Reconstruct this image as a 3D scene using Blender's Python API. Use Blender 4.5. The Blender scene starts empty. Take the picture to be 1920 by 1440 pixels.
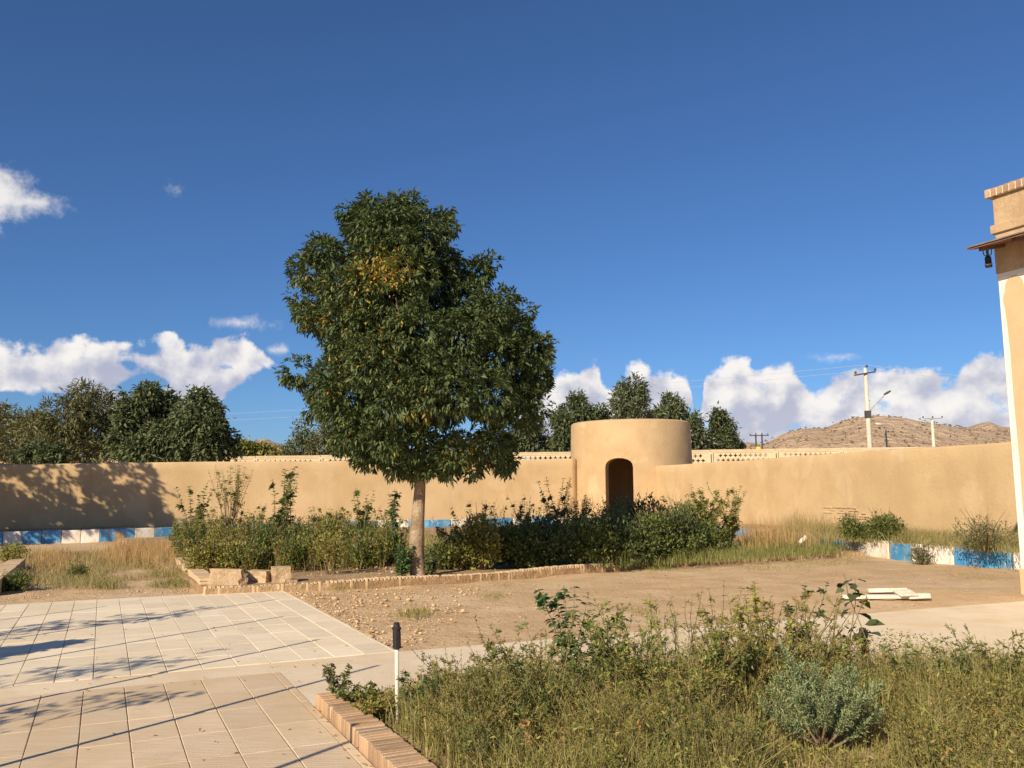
import bpy, bmesh, math, random
import numpy as np
from mathutils import Vector, Matrix, noise as mnoise
R = math.radians
S = bpy.context.scene
COL = S.collection
rng = np.random.default_rng(7)
random.seed(7)

# ------------------------------------------------------------------ camera
FPX, PITCH, ROLL, CAMZ = 1640.0, R(6.95), 0.010, 1.6
cam = bpy.data.cameras.new('camera'); camo = bpy.data.objects.new('camera', cam); COL.objects.link(camo)
cam.sensor_width = 36.0; cam.lens = 36.0 * FPX / 1920.0; cam.clip_end = 6000; cam.clip_start = 0.05
cp, sp, cr, sr = math.cos(PITCH), math.sin(PITCH), math.cos(math.atan(ROLL)), math.sin(math.atan(ROLL))
fwd = Vector((0, cp, sp)); r0 = Vector((1, 0, 0)); u0 = Vector((0, -sp, cp))
rgt = r0 * cr - u0 * sr; upv = u0 * cr + r0 * sr
M = Matrix((rgt, upv, -fwd)).transposed().to_4x4(); M.translation = (0, 0, CAMZ)
camo.matrix_world = M
S.camera = camo

# ------------------------------------------------------------------ sun, sky, exposure
SUN_AZ, SUN_EL = 31.5, 30.0            # shadows run towards +31.5 deg right of the view axis
sd = Vector((math.sin(R(SUN_AZ)) * math.cos(R(SUN_EL)), math.cos(R(SUN_AZ)) * math.cos(R(SUN_EL)), -math.sin(R(SUN_EL))))
sun = bpy.data.lights.new('sun', 'SUN'); suno = bpy.data.objects.new('sun', sun); COL.objects.link(suno)
sun.energy = 4.6; sun.angle = R(0.45); sun.color = (1.0, 0.855, 0.64)
suno.rotation_euler = sd.to_track_quat('-Z', 'Y').to_euler()
S.view_settings.view_transform = 'Standard'; S.view_settings.look = 'None'
S.view_settings.exposure = 0.5; S.view_settings.gamma = 1.0
S.render.engine = 'CYCLES'
S.cycles.max_bounces = 6; S.cycles.diffuse_bounces = 3; S.cycles.transparent_max_bounces = 4; S.cycles.transmission_bounces = 3
S.cycles.use_denoising = True

def ray(x, y):
    d = fwd * FPX + rgt * (x - 960) + upv * (720 - y)
    return d
def at(x, y, Y):                        # pixel of the photograph -> point at distance Y
    d = ray(x, y); return Vector((0, 0, CAMZ)) + d * (Y / d.y)
def gp(x, y, z=0.0):                    # pixel -> point on the level z
    d = ray(x, y); return Vector((0, 0, CAMZ)) + d * ((z - CAMZ) / d.z)
def azel(x, y):
    d = ray(x, y).normalized(); return math.degrees(math.atan2(d.x, d.y)), math.degrees(math.asin(d.z))

class NT:
    def __init__(s, tree): s.t = tree; s.n = tree.nodes; s.l = tree.links
    def node(s, typ, **kw):
        n = s.n.new(typ)
        for k, v in kw.items(): setattr(n, k, v)
        return n
    def put(s, sock, v):
        if v is None: return
        if isinstance(v, bpy.types.NodeSocket): s.l.new(v, sock)
        else: sock.default_value = v
    def m(s, op, a, b=None, c=None, clamp=False):
        n = s.node('ShaderNodeMath', operation=op, use_clamp=clamp)
        s.put(n.inputs[0], a); s.put(n.inputs[1], b); s.put(n.inputs[2], c); return n.outputs[0]
    def v(s, op, a, b=None, out=0):
        n = s.node('ShaderNodeVectorMath', operation=op); s.put(n.inputs[0], a); s.put(n.inputs[1], b)
        return n.outputs['Value'] if op in ('LENGTH', 'DOT_PRODUCT') else n.outputs[0]
    def rng(s, x, a, b, c=0.0, d=1.0, smooth=True):
        n = s.node('ShaderNodeMapRange'); n.interpolation_type = 'SMOOTHSTEP' if smooth else 'LINEAR'
        s.put(n.inputs[0], x); n.inputs[1].default_value = a; n.inputs[2].default_value = b
        n.inputs[3].default_value = c; n.inputs[4].default_value = d; return n.outputs[0]
    def mix(s, f, a, b, mode='MIX'):
        n = s.node('ShaderNodeMix', data_type='RGBA', blend_type=mode)
        s.put(n.inputs[0], f); s.put(n.inputs[6], col4(a)); s.put(n.inputs[7], col4(b)); return n.outputs[2]
    def noise(s, vec, scale, detail=4, rough=0.55, out=0, dist=0.0):
        n = s.node('ShaderNodeTexNoise'); s.put(n.inputs['Vector'], vec); n.inputs['Scale'].default_value = scale
        n.inputs['Detail'].default_value = detail; n.inputs['Roughness'].default_value = rough
        n.inputs['Distortion'].default_value = dist; return n.outputs[out]
def col4(c):
    if isinstance(c, bpy.types.NodeSocket): return c
    return (*c[:3], 1.0)

W = bpy.data.worlds.new('World'); S.world = W; W.use_nodes = True
W.cycles.sampling_method = 'MANUAL'; W.cycles.sample_map_resolution = 512
t = NT(W.node_tree); t.n.clear()
sky = t.node('ShaderNodeTexSky', sky_type='NISHITA'); sky.sun_disc = False
sky.sun_elevation = R(SUN_EL); sky.sun_rotation = R(SUN_AZ + 180)
sky.air_density = 1.0; sky.dust_density = 1.2; sky.ozone_density = 10.0; sky.altitude = 1000
bg = t.node('ShaderNodeBackground'); bg.inputs[1].default_value = 0.074
t.l.new(sky.outputs[0], bg.inputs[0])
tc = t.node('ShaderNodeTexCoord'); sx = t.node('ShaderNodeSeparateXYZ'); t.l.new(tc.outputs['Generated'], sx.inputs[0])
AZ = t.m('MULTIPLY', t.m('ARCTAN2', sx.outputs[0], sx.outputs[1]), 57.29578)
EL = t.m('MULTIPLY', t.m('ARCSINE', sx.outputs[2]), 57.29578)
cmb = t.node('ShaderNodeCombineXYZ'); t.put(cmb.inputs[0], AZ); t.put(cmb.inputs[1], EL); P0 = cmb.outputs[0]
# wisps outside the cumulus bank: photo column, row, half width, half height, weight
CL = [(-25, 360, 80, 58, .95), (48, 378, 80, 26, .62), (-5, 425, 25, 22, .35), (325, 352, 26, 17, .32), (455, 605, 75, 18, .40), (522, 656, 28, 15, .62), (1555, 671, 70, 12, .36)]
TOP_L = [(-120, 650), (0, 640), (60, 648), (95, 636), (130, 618), (190, 602), (250, 596), (310, 594), (340, 622), (365, 645), (395, 634), (440, 622), (480, 634), (505, 660), (530, 700), (545, 800), (960, 800)]
TOP_R = [(960, 790), (985, 730), (1008, 704), (1050, 698), (1085, 694), (1110, 676), (1132, 706), (1148, 716), (1165, 694), (1195, 676), (1225, 692), (1285, 700), (1298, 735), (1308, 760), (1320, 712), (1345, 684), (1395, 668), (1425, 686), (1455, 676), (1480, 676), (1505, 704), (1535, 716), (1565, 700), (1640, 694), (1720, 690), (1790, 698), (1812, 672), (1850, 654), (1930, 655), (2040, 690)]
BOT = [(-120, 800), (0, 790), (330, 785), (400, 765), (440, 740), (490, 705), (540, 690), (600, 690), (940, 690), (985, 850), (1300, 880), (2040, 890)]
EMAX = 14.0
def curve(x_, pts, a0, a1):
    n = t.node('ShaderNodeFloatCurve'); cv = n.mapping.curves[0]; n.mapping.use_clip = False
    q = [azel(*p) for p in pts]; q = [((a - a0) / (a1 - a0), e / EMAX) for a, e in q]; q = [p for p in q if -0.001 <= p[0] <= 1.001]
    cv.points[0].location = (0.0, q[0][1]); cv.points[1].location = (1.0, q[-1][1])
    for p in q:
        if 0.004 < p[0] < 0.996: cv.points.new(*p)
    for p in cv.points: p.handle_type = 'AUTO_CLAMPED'
    n.mapping.update(); t.put(n.inputs['Value'], x_); return t.m('MULTIPLY', n.outputs[0], EMAX)
A0, A1 = azel(-120, 700)[0], azel(2040, 700)[0]; AM = azel(960, 700)[0]
topL = curve(t.rng(AZ, A0, AM, 0, 1, False), TOP_L, A0, AM); topR = curve(t.rng(AZ, AM, A1, 0, 1, False), TOP_R, AM, A1)
side = t.m('GREATER_THAN', AZ, AM)
top_ = t.m('ADD', t.m('MULTIPLY', topL, t.m('SUBTRACT', 1.0, side)), t.m('MULTIPLY', topR, side))
bot_ = curve(t.rng(AZ, A0, A1, 0, 1, False), BOT, A0, A1)
# beyond the view the same low bank goes on all round the horizon
off = t.rng(t.m('ABSOLUTE', AZ), 34, 42)
rough_ = t.m('MULTIPLY', t.m('MULTIPLY', t.m('SUBTRACT', t.noise(P0, 0.12, 2), 0.52), 14.0), off)
top_ = t.m('ADD', top_, rough_)
n0 = t.noise(P0, 0.66, 8, 0.6)
P2 = t.v('MULTIPLY', P0, (0.55, 1.0, 1.0)); nb = t.noise(P2, 0.33, 2, 0.5)
def bank(el, n):
    m_ = t.m('MINIMUM', t.m('DIVIDE', t.m('SUBTRACT', top_, el), 1.5), t.m('DIVIDE', t.m('SUBTRACT', el, bot_), 1.6))
    m_ = t.m('MAXIMUM', t.m('MINIMUM', m_, 0.62), -0.8)
    return t.m('ADD', m_, t.m('MULTIPLY', t.m('SUBTRACT', n, 0.5), 2.0))
D0 = bank(EL, n0)
D0 = t.m('SUBTRACT', D0, t.m('MULTIPLY', t.m('MULTIPLY', t.rng(nb, 0.46, 0.66), t.rng(AZ, -8.0, 2.0, 1.0, 0.35)), 1.0))
wz = None
for (x, y, rx, ry, w) in CL:
    a, e = azel(x, y); k = 57.29578 / FPX
    q = t.m('MULTIPLY', t.m('SUBTRACT', 1.0, t.v('LENGTH', t.v('MULTIPLY', t.v('SUBTRACT', P0, (a, e, 0)), (1 / (rx * k * 1.15), 1 / (ry * k * 1.15), 1)))), w)
    wz = q if wz is None else t.m('MAXIMUM', wz, q)
nw = t.noise(P0, 1.1, 6, 0.65)
DW = t.m('ADD', wz, t.m('MULTIPLY', t.m('SUBTRACT', nw, 0.5), 0.9))
aw = t.m('MULTIPLY', t.rng(DW, 0.08, 0.75), 0.9)
alpha = t.m('MAXIMUM', t.rng(D0, -0.04, 0.42), aw)
nl0 = t.noise(P0, 0.42, 5, 0.52); nl1 = t.noise(t.v('ADD', P0, (-0.55, 0.8, 0.0)), 0.42, 4, 0.5)
hgt = t.m('MULTIPLY', t.m('SUBTRACT', 1.15, t.m('DIVIDE', t.m('SUBTRACT', top_, EL), 2.6)), 0.36)
lit = t.rng(t.m('ADD', t.m('MULTIPLY', t.m('SUBTRACT', nl0, nl1), 2.3), hgt), -0.36, 0.66)
shade = t.mix(t.rng(EL, 2.0, 8.0), (0.56, 0.56, 0.66), (0.47, 0.49, 0.62))
ccol = t.mix(lit, shade, (1.0, 0.95, 0.90))
bg2 = t.node('ShaderNodeBackground'); t.l.new(ccol, bg2.inputs[0]); bg2.inputs[1].default_value = 0.70
mx = t.node('ShaderNodeMixShader'); t.put(mx.inputs[0], t.m('MULTIPLY', alpha, 0.95)); t.l.new(bg.outputs[0], mx.inputs[1]); t.l.new(bg2.outputs[0], mx.inputs[2])
wo = t.node('ShaderNodeOutputWorld'); t.l.new(mx.outputs[0], wo.inputs[0])

# ------------------------------------------------------------------ materials
MATS = {}
def mat(name, c1, c2=None, scale=3.0, c3=None, scale3=0.6, rough=0.9, bump=0.0, bscale=30.0, bdist=0.02, spec=0.3, coord='Object',
        rnd=0.0, fine=None, extra=None, metallic=0.0, thr=(0.35, 0.65)):
    m_ = bpy.data.materials.new(name); m_.use_nodes = True; q = NT(m_.node_tree)
    b = q.n['Principled BSDF']; b.inputs['Roughness'].default_value = rough; b.inputs['Specular IOR Level'].default_value = spec
    b.inputs['Metallic'].default_value = metallic
    tcn = q.node('ShaderNodeTexCoord'); P = tcn.outputs[coord]
    c = col4(c1)
    if c2: c = q.mix(q.rng(q.noise(P, scale, 6, 0.6), *thr), c1, c2)
    if c3: c = q.mix(q.rng(q.noise(P, scale3, 4, 0.6), 0.45, 0.72), c, c3)
    if fine:
        f = q.noise(P, fine[0], 3, 0.7); c = q.mix(fine[1], c, q.mix(q.rng(f, .3, .7), (0.25, 0.22, 0.2), (1, 1, 1)), 'MULTIPLY')
    if rnd:
        at_ = q.node('ShaderNodeAttribute', attribute_name='rnd'); oi = q.node('ShaderNodeObjectInfo')
        rr = q.m('FRACT', q.m('ADD', at_.outputs['Fac'], oi.outputs['Random']))
        hsv = q.node('ShaderNodeHueSaturation'); q.put(hsv.inputs['Value'], q.rng(rr, 0, 1, 1 - rnd, 1 + rnd, False)); q.put(hsv.inputs['Color'], c)
        hsv.inputs['Hue'].default_value = 0.5; c = hsv.outputs[0]
    if extra: c = extra(q, P, c, b)
    q.put(b.inputs['Base Color'], c)
    if bump:
        bp = q.node('ShaderNodeBump'); bp.inputs['Strength'].default_value = bump; bp.inputs['Distance'].default_value = bdist
        nn = q.noise(P, bscale, 6, 0.65); q.put(bp.inputs['Height'], nn); q.l.new(bp.outputs[0], b.inputs['Normal'])
    MATS[name] = m_; return m_

def leafmat(name, ca, cb, cc, autumn=None, rough=0.45, trans=0.25, spec=0.35):
    """ca/cb/cc: three leaf colours spread over the leaves; autumn: colour ramp used where the leaf attribute 'ylw' is high"""
    m_ = bpy.data.materials.new(name); m_.use_nodes = True; q = NT(m_.node_tree); b = q.n['Principled BSDF']
    a = q.node('ShaderNodeAttribute', attribute_name='rnd').outputs['Fac']
    oi = q.node('ShaderNodeObjectInfo').outputs['Random']
    r_ = q.node('ShaderNodeValToRGB'); q.put(r_.inputs[0], a); e = r_.color_ramp.elements
    e[0].color = col4(ca); e[0].position = 0.0; e[1].color = col4(cc); e[1].position = 1.0; k = e.new(0.5); k.color = col4(cb)
    c = r_.outputs[0]
    if autumn:
        y = q.node('ShaderNodeAttribute', attribute_name='ylw').outputs['Fac']
        r2 = q.node('ShaderNodeValToRGB'); q.put(r2.inputs[0], a); e2 = r2.color_ramp.elements
        e2[0].color = col4(autumn[0]); e2[1].color = col4(autumn[2]); k = e2.new(0.5); k.color = col4(autumn[1])
        c = q.mix(y, c, r2.outputs[0])
    q.put(b.inputs['Base Color'], c); b.inputs['Roughness'].default_value = rough; b.inputs['Specular IOR Level'].default_value = spec
    tr = q.node('ShaderNodeBsdfTranslucent'); q.put(tr.inputs[0], c)
    ms = q.node('ShaderNodeMixShader'); ms.inputs[0].default_value = trans
    q.l.new(b.outputs[0], ms.inputs[1]); q.l.new(tr.outputs[0], ms.inputs[2])
    q.l.new(ms.outputs[0], q.n['Material Output'].inputs[0]); MATS[name] = m_; return m_

# ------------------------------------------------------------------ object helpers
def tag(o, label=None, cat=None, group=None, kind=None):
    if label: o['label'] = label
    if cat: o['category'] = cat
    if group: o['group'] = group
    if kind: o['kind'] = kind
    return o
def link(name, me, m_=None, parent=None, loc=None):
    o = bpy.data.objects.new(name, me); COL.objects.link(o)
    if m_ is not None and me is not None and not me.materials: me.materials.append(MATS[m_] if isinstance(m_, str) else m_)
    if parent is not None: o.parent = parent
    if loc is not None: o.location = loc
    return o
def thing(name, label, cat, loc=(0, 0, 0), group=None, rz=0.0):
    o = bpy.data.objects.new(name, None); COL.objects.link(o); o.location = loc; o.rotation_euler.z = rz
    o.empty_display_size = 0.2
    return tag(o, label, cat, group)
def npmesh(name, V, F, smooth=False, attrs=None):
    """V (n,3) array, F (m,k) array of one polygon size"""
    V = np.asarray(V, np.float32); F = np.asarray(F, np.int32); k = F.shape[1]
    me = bpy.data.meshes.new(name); me.vertices.add(len(V)); me.vertices.foreach_set('co', V.ravel())
    me.loops.add(F.size); me.loops.foreach_set('vertex_index', F.ravel())
    me.polygons.add(len(F)); me.polygons.foreach_set('loop_start', np.arange(0, F.size, k, dtype=np.int32))
    me.polygons.foreach_set('loop_total', np.full(len(F), k, np.int32))
    if smooth: me.polygons.foreach_set('use_smooth', np.ones(len(F), bool))
    for an, av in (attrs or {}).items():
        a = me.attributes.new(an, 'FLOAT', 'FACE'); a.data.foreach_set('value', np.asarray(av, np.float32))
    me.update(calc_edges=True); return me
def pymesh(name, V, F, smooth=False):
    me = bpy.data.meshes.new(name); me.from_pydata([tuple(v) for v in V], [], F); me.validate()
    if smooth:
        for p in me.polygons: p.use_smooth = True
    me.update(); return me
BOXF = [(0, 3, 2, 1), (4, 5, 6, 7), (0, 1, 5, 4), (1, 2, 6, 5), (2, 3, 7, 6), (3, 0, 4, 7)]
def boxmesh(name, sx_, sy_, sz_, bev=0.0, jit=0.0, cz=None):
    """box, centre at x,y = 0, bottom at z=0 (or centred when cz=0)"""
    bm = bmesh.new(); z0 = 0 if cz is None else -sz_ / 2
    vs = [bm.verts.new((x * sx_ / 2, y * sy_ / 2, z0 + z * sz_)) for z in (0, 1) for x, y in ((-1, -1), (1, -1), (1, 1), (-1, 1))]
    for f in BOXF: bm.faces.new([vs[i] for i in f])
    if jit:
        for v in bm.verts: v.co += Vector([random.uniform(-jit, jit) for _ in range(3)])
    bmesh.ops.recalc_face_normals(bm, faces=bm.faces)
    if bev: bmesh.ops.bevel(bm, geom=bm.edges[:], offset=bev, segments=1, affect='EDGES')
    me = bpy.data.meshes.new(name); bm.to_mesh(me); bm.free(); return me
def tube(path, rad, sides=6, cap=True):
    """returns V,F(list) for a tapered tube"""
    V, F = [], []; n = len(path); path = [Vector(p) for p in path]
    ref = Vector((0.31, 0.87, 0.38)).normalized()
    for i, p in enumerate(path):
        d = (path[min(i + 1, n - 1)] - path[max(i - 1, 0)]).normalized()
        a = d.cross(ref)
        if a.length < 1e-3: a = d.cross(Vector((1, 0, 0)))
        a.normalize(); b = d.cross(a)
        r_ = rad[i] if hasattr(rad, '__len__') else rad
        for k in range(sides):
            w = 2 * math.pi * k / sides; V.append(p + a * (math.cos(w) * r_) + b * (math.sin(w) * r_))
    for i in range(n - 1):
        for k in range(sides):
            F.append((i * sides + k, i * sides + (k + 1) % sides, (i + 1) * sides + (k + 1) % sides, (i + 1) * sides + k))
    if cap: F.append(tuple(range(sides - 1, -1, -1))); F.append(tuple((n - 1) * sides + k for k in range(sides)))
    return V, F
def tubes(name, lst, smooth=True):
    V, F = [], []
    for (path, rad, sides) in lst:
        v, f = tube(path, rad, sides); o = len(V); V += v; F += [tuple(i + o for i in q) for q in f]
    return pymesh(name, V, F, smooth)
def lathe(name, prof, seg=48, smooth=True):
    V, F = [], []
    for (r_, z) in prof:
        for k in range(seg):
            a = 2 * math.pi * k / seg; V.append((r_ * math.cos(a), r_ * math.sin(a), z))
    for i in range(len(prof) - 1):
        for k in range(seg):
            F.append((i * seg + k, i * seg + (k + 1) % seg, (i + 1) * seg + (k + 1) % seg, (i + 1) * seg + k))
    F.append(tuple(range(seg - 1, -1, -1))); F.append(tuple((len(prof) - 1) * seg + k for k in range(seg)))
    return pymesh(name, V, F, smooth)
def prism(name, pts, z0, z1):
    n = len(pts); V = [(p[0], p[1], z0) for p in pts] + [(p[0], p[1], z1) for p in pts]
    F = [tuple(range(n - 1, -1, -1)), tuple(range(n, 2 * n))] + [(i, (i + 1) % n, n + (i + 1) % n, n + i) for i in range(n)]
    me = pymesh(name, V, F)
    bm = bmesh.new(); bm.from_mesh(me); bmesh.ops.recalc_face_normals(bm, faces=bm.faces); bm.to_mesh(me); bm.free(); return me
def rot_to(me, mtx): me.transform(mtx); return me
def unit(a): return a / np.maximum(np.linalg.norm(a, axis=1, keepdims=True), 1e-9)

# ---- leaves
def leaf_arrays(P, D, L, Wd, fold=0.25):
    """one folded leaf (2 triangles) per row"""
    n = len(P); D = unit(D); up = rng.normal(size=(n, 3)) * 0.45 + np.array([0, 0, 1.0])
    Sd = unit(np.cross(D, up)); N = np.cross(Sd, D)
    L = np.broadcast_to(np.asarray(L, float).reshape(-1, 1), (n, 1)); Wd = np.broadcast_to(np.asarray(Wd, float).reshape(-1, 1), (n, 1))
    mid = P + D * L * 0.45
    V = np.stack([P, mid + Sd * Wd * 0.5 + N * Wd * fold, P + D * L - N * L * 0.12, mid - Sd * Wd * 0.5 + N * Wd * fold], 1).reshape(-1, 3)
    b = (np.arange(n) * 4)[:, None]
    F = np.stack([b + np.array([0, 1, 2]), b + np.array([0, 2, 3])], 1).reshape(-1, 3)
    return V, F
def leaf_oval(P, D, L, Wd):
    """a drooping oval leaf of 6 triangles folded along its rib"""
    n = len(P); D = unit(D); up = rng.normal(size=(n, 3)) * 0.4 + np.array([0, 0, 1.0]); Sd = unit(np.cross(D, up)); N = np.cross(Sd, D)
    L = np.broadcast_to(np.asarray(L, float).reshape(-1, 1), (n, 1)); w = np.broadcast_to(np.asarray(Wd, float).reshape(-1, 1), (n, 1))
    dr = rng.uniform(.05, .4, (n, 1)) * L
    c = lambda s: P + D * L * s - N * dr * s * s
    a = lambda s, k, sg: c(s) + Sd * w * k * sg + N * w * .16
    V = np.stack([P, a(.28, .46, 1), a(.62, .42, 1), c(1.0), a(.62, .42, -1), a(.28, .46, -1), c(.3), c(.63)], 1).reshape(-1, 3)
    b = (np.arange(n) * 8)[:, None]
    T = [(0, 1, 6), (1, 2, 7), (1, 7, 6), (2, 3, 7), (0, 6, 5), (5, 6, 7), (5, 7, 4), (4, 7, 3)]
    return V, np.stack([b + np.array(q) for q in T], 1).reshape(-1, 3), 8
def leafmesh(name, P, D, L, Wd, rnd=None, ylw=None, oval=False):
    n = len(P); k_ = 2
    if oval: V, F, k_ = leaf_oval(P, D, L, Wd)
    else: V, F = leaf_arrays(P, D, L, Wd)
    if rnd is None: rnd = rng.random(n)
    at_ = {'rnd': np.repeat(rnd, k_)}
    if ylw is not None: at_['ylw'] = np.repeat(ylw, k_)
    return npmesh(name, V, F, False, at_)
def crown_points(lobes, nclust, shell=(0.72, 1.02), inner=0.12, flat_bottom=0.0):
    """lobes: (cx,cy,cz,rx,ry,rz); returns cluster centres and outward directions"""
    Lb = np.array(lobes, float); area = (Lb[:, 3] * Lb[:, 4] + Lb[:, 4] * Lb[:, 5] + Lb[:, 3] * Lb[:, 5]); pr = area / area.sum()
    idx = rng.choice(len(Lb), nclust, p=pr); d = unit(rng.normal(size=(nclust, 3)))
    rr = rng.uniform(*shell, nclust); ins = rng.random(nclust) < inner; rr[ins] = rng.uniform(0.2, 0.8, ins.sum())
    C = Lb[idx, :3] + d * Lb[idx, 3:6] * rr[:, None]
    # drop clusters buried deep inside other lobes
    keep = np.ones(nclust, bool)
    for L in Lb:
        q = np.linalg.norm((C - L[:3]) / L[3:6], axis=1); keep &= ~((q < 0.5) & (rng.random(nclust) < 0.75))
    return C[keep], d[keep]
def clusters(C, d, k, spread, droop, jitter):
    n = len(C); P = np.repeat(C, k, 0) + rng.normal(size=(n * k, 3)) * jitter
    D = unit(rng.normal(size=(n * k, 3))) * spread + np.repeat(d, k, 0) + np.array([0, 0, -droop])
    return P, unit(D)

def px_poly(pts, z=0.0): return [gp(x, y, z) for x, y in pts]
def inpoly(P, poly):
    x, y = P[:, 0], P[:, 1]; c = np.zeros(len(P), bool); n = len(poly); j = n - 1
    for i in range(n):
        xi, yi, xj, yj = poly[i][0], poly[i][1], poly[j][0], poly[j][1]
        if abs(yj - yi) > 1e-9: c ^= ((yi > y) != (yj > y)) & (x < (xj - xi) * (y - yi) / (yj - yi) + xi)
        j = i
    return c
def scatter(poly, n):
    a = np.array([(p[0], p[1]) for p in poly]); lo, hi = a.min(0), a.max(0); out = np.zeros((0, 2))
    while len(out) < n:
        q = rng.uniform(lo, hi, (n * 2 + 50, 2)); out = np.vstack([out, q[inpoly(q, a)]])
    return out[:n]
def grassmesh(name, B, H, width, lean=0.35, z=0.0):
    """B (n,2) or (n,3) roots, H heights: a bent blade of 3 triangles each"""
    n = len(B)
    if B.shape[1] == 2: B = np.column_stack([B, np.full(n, z)])
    a = rng.uniform(0, 2 * np.pi, n); Sd = np.column_stack([np.cos(a), np.sin(a), np.zeros(n)])
    b = a + rng.normal(0, 1.2, n); Ln = np.column_stack([np.cos(b), np.sin(b), np.zeros(n)]) * (rng.normal(0, 1, n) * lean)[:, None]
    H = np.asarray(H).reshape(-1, 1); w = width * rng.uniform(0.6, 1.3, (n, 1)); up = np.array([0, 0, 1.0])
    m1 = B + up * H * 0.55 + Ln * H * 0.25; tip = B + up * H * rng.uniform(.85, 1, (n, 1)) + Ln * H
    V = np.stack([B - Sd * w / 2, B + Sd * w / 2, m1 + Sd * w * .4, m1 - Sd * w * .4, tip], 1).reshape(-1, 3)
    i = (np.arange(n) * 5)[:, None]
    F = np.stack([i + np.array([0, 1, 2]), i + np.array([0, 2, 3]), i + np.array([3, 2, 4])], 1).reshape(-1, 3)
    return npmesh(name, V, F, False, {'rnd': np.repeat(rng.random(n), 3)})
# ------------------------------------------------------------------ material set
def world_pos(q): return q.node('ShaderNodeNewGeometry').outputs['Position']
def ex_wallstain(q, P, c, b):
    # damp dust line and patchy repairs of mud plaster, own shape in world space
    W_ = world_pos(q); s = q.node('ShaderNodeSeparateXYZ'); q.l.new(W_, s.inputs[0])
    n = q.noise(W_, 0.7, 4, 0.6); lowd = q.m('MULTIPLY', q.rng(s.outputs[2], 0.3, 1.3, 1.0, 0.0), q.rng(n, 0.35, 0.7))
    c = q.mix(q.m('MULTIPLY', lowd, 0.5), c, (0.47, 0.34, 0.205))
    pt = q.noise(W_, 0.9, 3, 0.5); c = q.mix(q.m('MULTIPLY', q.rng(pt, 0.60, 0.66), 0.3), c, (0.66, 0.50, 0.31))
    mp = q.node('ShaderNodeMapping'); q.put(mp.inputs[0], W_); mp.inputs['Scale'].default_value = (1.2, 1.2, 0.12)
    st = q.rng(q.noise(mp.outputs[0], 1.6, 5, 0.6), 0.5, 0.75)
    return q.mix(q.m('MULTIPLY', st, 0.3), c, (0.40, 0.28, 0.16))
mat('adobe', (0.58, 0.418, 0.228), (0.525, 0.368, 0.195), 1.1, (0.62, 0.455, 0.265), 0.35, rough=0.95, bump=0.4, bscale=11, bdist=0.03, fine=(60, 0.12), extra=ex_wallstain)
mat('adobe_tower', (0.525, 0.372, 0.205), (0.475, 0.33, 0.178), 1.4, (0.555, 0.40, 0.235), 0.5, rough=0.95, bump=0.5, bscale=9, bdist=0.035, fine=(50, 0.14), extra=ex_wallstain)
def ex_dirt(q, P, c, b):
    n = q.noise(P, 38, 3, 0.7); c = q.mix(q.rng(n, 0.60, 0.74), c, (0.60, 0.47, 0.33))
    n2 = q.noise(P, 21, 4, 0.7); return q.mix(q.m('MULTIPLY', q.rng(n2, 0.58, 0.7), 0.55), c, (0.42, 0.285, 0.155))
mat('dirt', (0.64, 0.45, 0.255), (0.55, 0.37, 0.20), 1.6, (0.68, 0.505, 0.315), 0.5, rough=0.97, bump=0.8, bscale=14, bdist=0.05, extra=ex_dirt, fine=(90, 0.18))
mat('soil', (0.46, 0.305, 0.17), (0.36, 0.235, 0.125), 2.0, (0.52, 0.36, 0.215), 0.6, rough=0.97, bump=1.0, bscale=9, bdist=0.06, fine=(40, 0.3))
def tilemat(name, c1, c2, dust, dusty):
    m_ = bpy.data.materials.new(name); m_.use_nodes = True; q = NT(m_.node_tree); b = q.n['Principled BSDF']; W_ = world_pos(q)
    oi = q.node('ShaderNodeObjectInfo').outputs['Random']
    mp = q.node('ShaderNodeMapping'); q.put(mp.inputs[0], W_); mp.inputs['Rotation'].default_value = (0, 0, R(-25)); mp.inputs['Scale'].default_value = (1.3, 9, 1)
    off = q.v('ADD', mp.outputs[0], None); 
    cm = q.node('ShaderNodeCombineXYZ'); q.put(cm.inputs[2], q.m('MULTIPLY', oi, 30.0)); off = q.v('ADD', mp.outputs[0], cm.outputs[0])
    vein = q.noise(off, 2.2, 6, 0.62, dist=0.6)
    c = q.mix(q.rng(vein, .3, .7), c1, c2)
    hs = q.node('ShaderNodeHueSaturation'); q.put(hs.inputs['Value'], q.rng(oi, 0, 1, 0.86, 1.06, False)); q.put(hs.inputs['Color'], c); c = hs.outputs[0]
    d = q.noise(W_, 0.8, 6, 0.65); c = q.mix(q.m('MULTIPLY', q.rng(d, 0.38, 0.64), dusty), c, dust)
    d2 = q.noise(W_, 3.1, 5, 0.7); c = q.mix(q.m('MULTIPLY', q.rng(d2, 0.52, 0.74), 0.4), c, tuple(x * .72 for x in dust))
    sp_ = q.noise(W_, 45, 3, .7); c = q.mix(q.m('MULTIPLY', q.rng(sp_, .62, .75), .35), c, (0.3, 0.24, 0.17))
    q.put(b.inputs['Base Color'], c); b.inputs['Roughness'].default_value = 0.72; b.inputs['Specular IOR Level'].default_value = 0.3
    wv = q.node('ShaderNodeTexWave'); wv.wave_type = 'BANDS'; wv.bands_direction = 'Y'; q.put(wv.inputs[0], off); wv.inputs['Scale'].default_value = 1.15
    wv.inputs['Distortion'].default_value = 5.0; wv.inputs['Detail'].default_value = 4; wv.inputs['Detail Scale'].default_value = 1.2
    hgt = q.m('ADD', q.m('MULTIPLY', wv.outputs['Fac'], 0.5), q.noise(W_, 60, 4, .6))
    bp = q.node('ShaderNodeBump'); bp.inputs['Strength'].default_value = 0.35; bp.inputs['Distance'].default_value = 0.006
    q.put(bp.inputs['Height'], hgt); q.l.new(bp.outputs[0], b.inputs['Normal']); MATS[name] = m_
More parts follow.
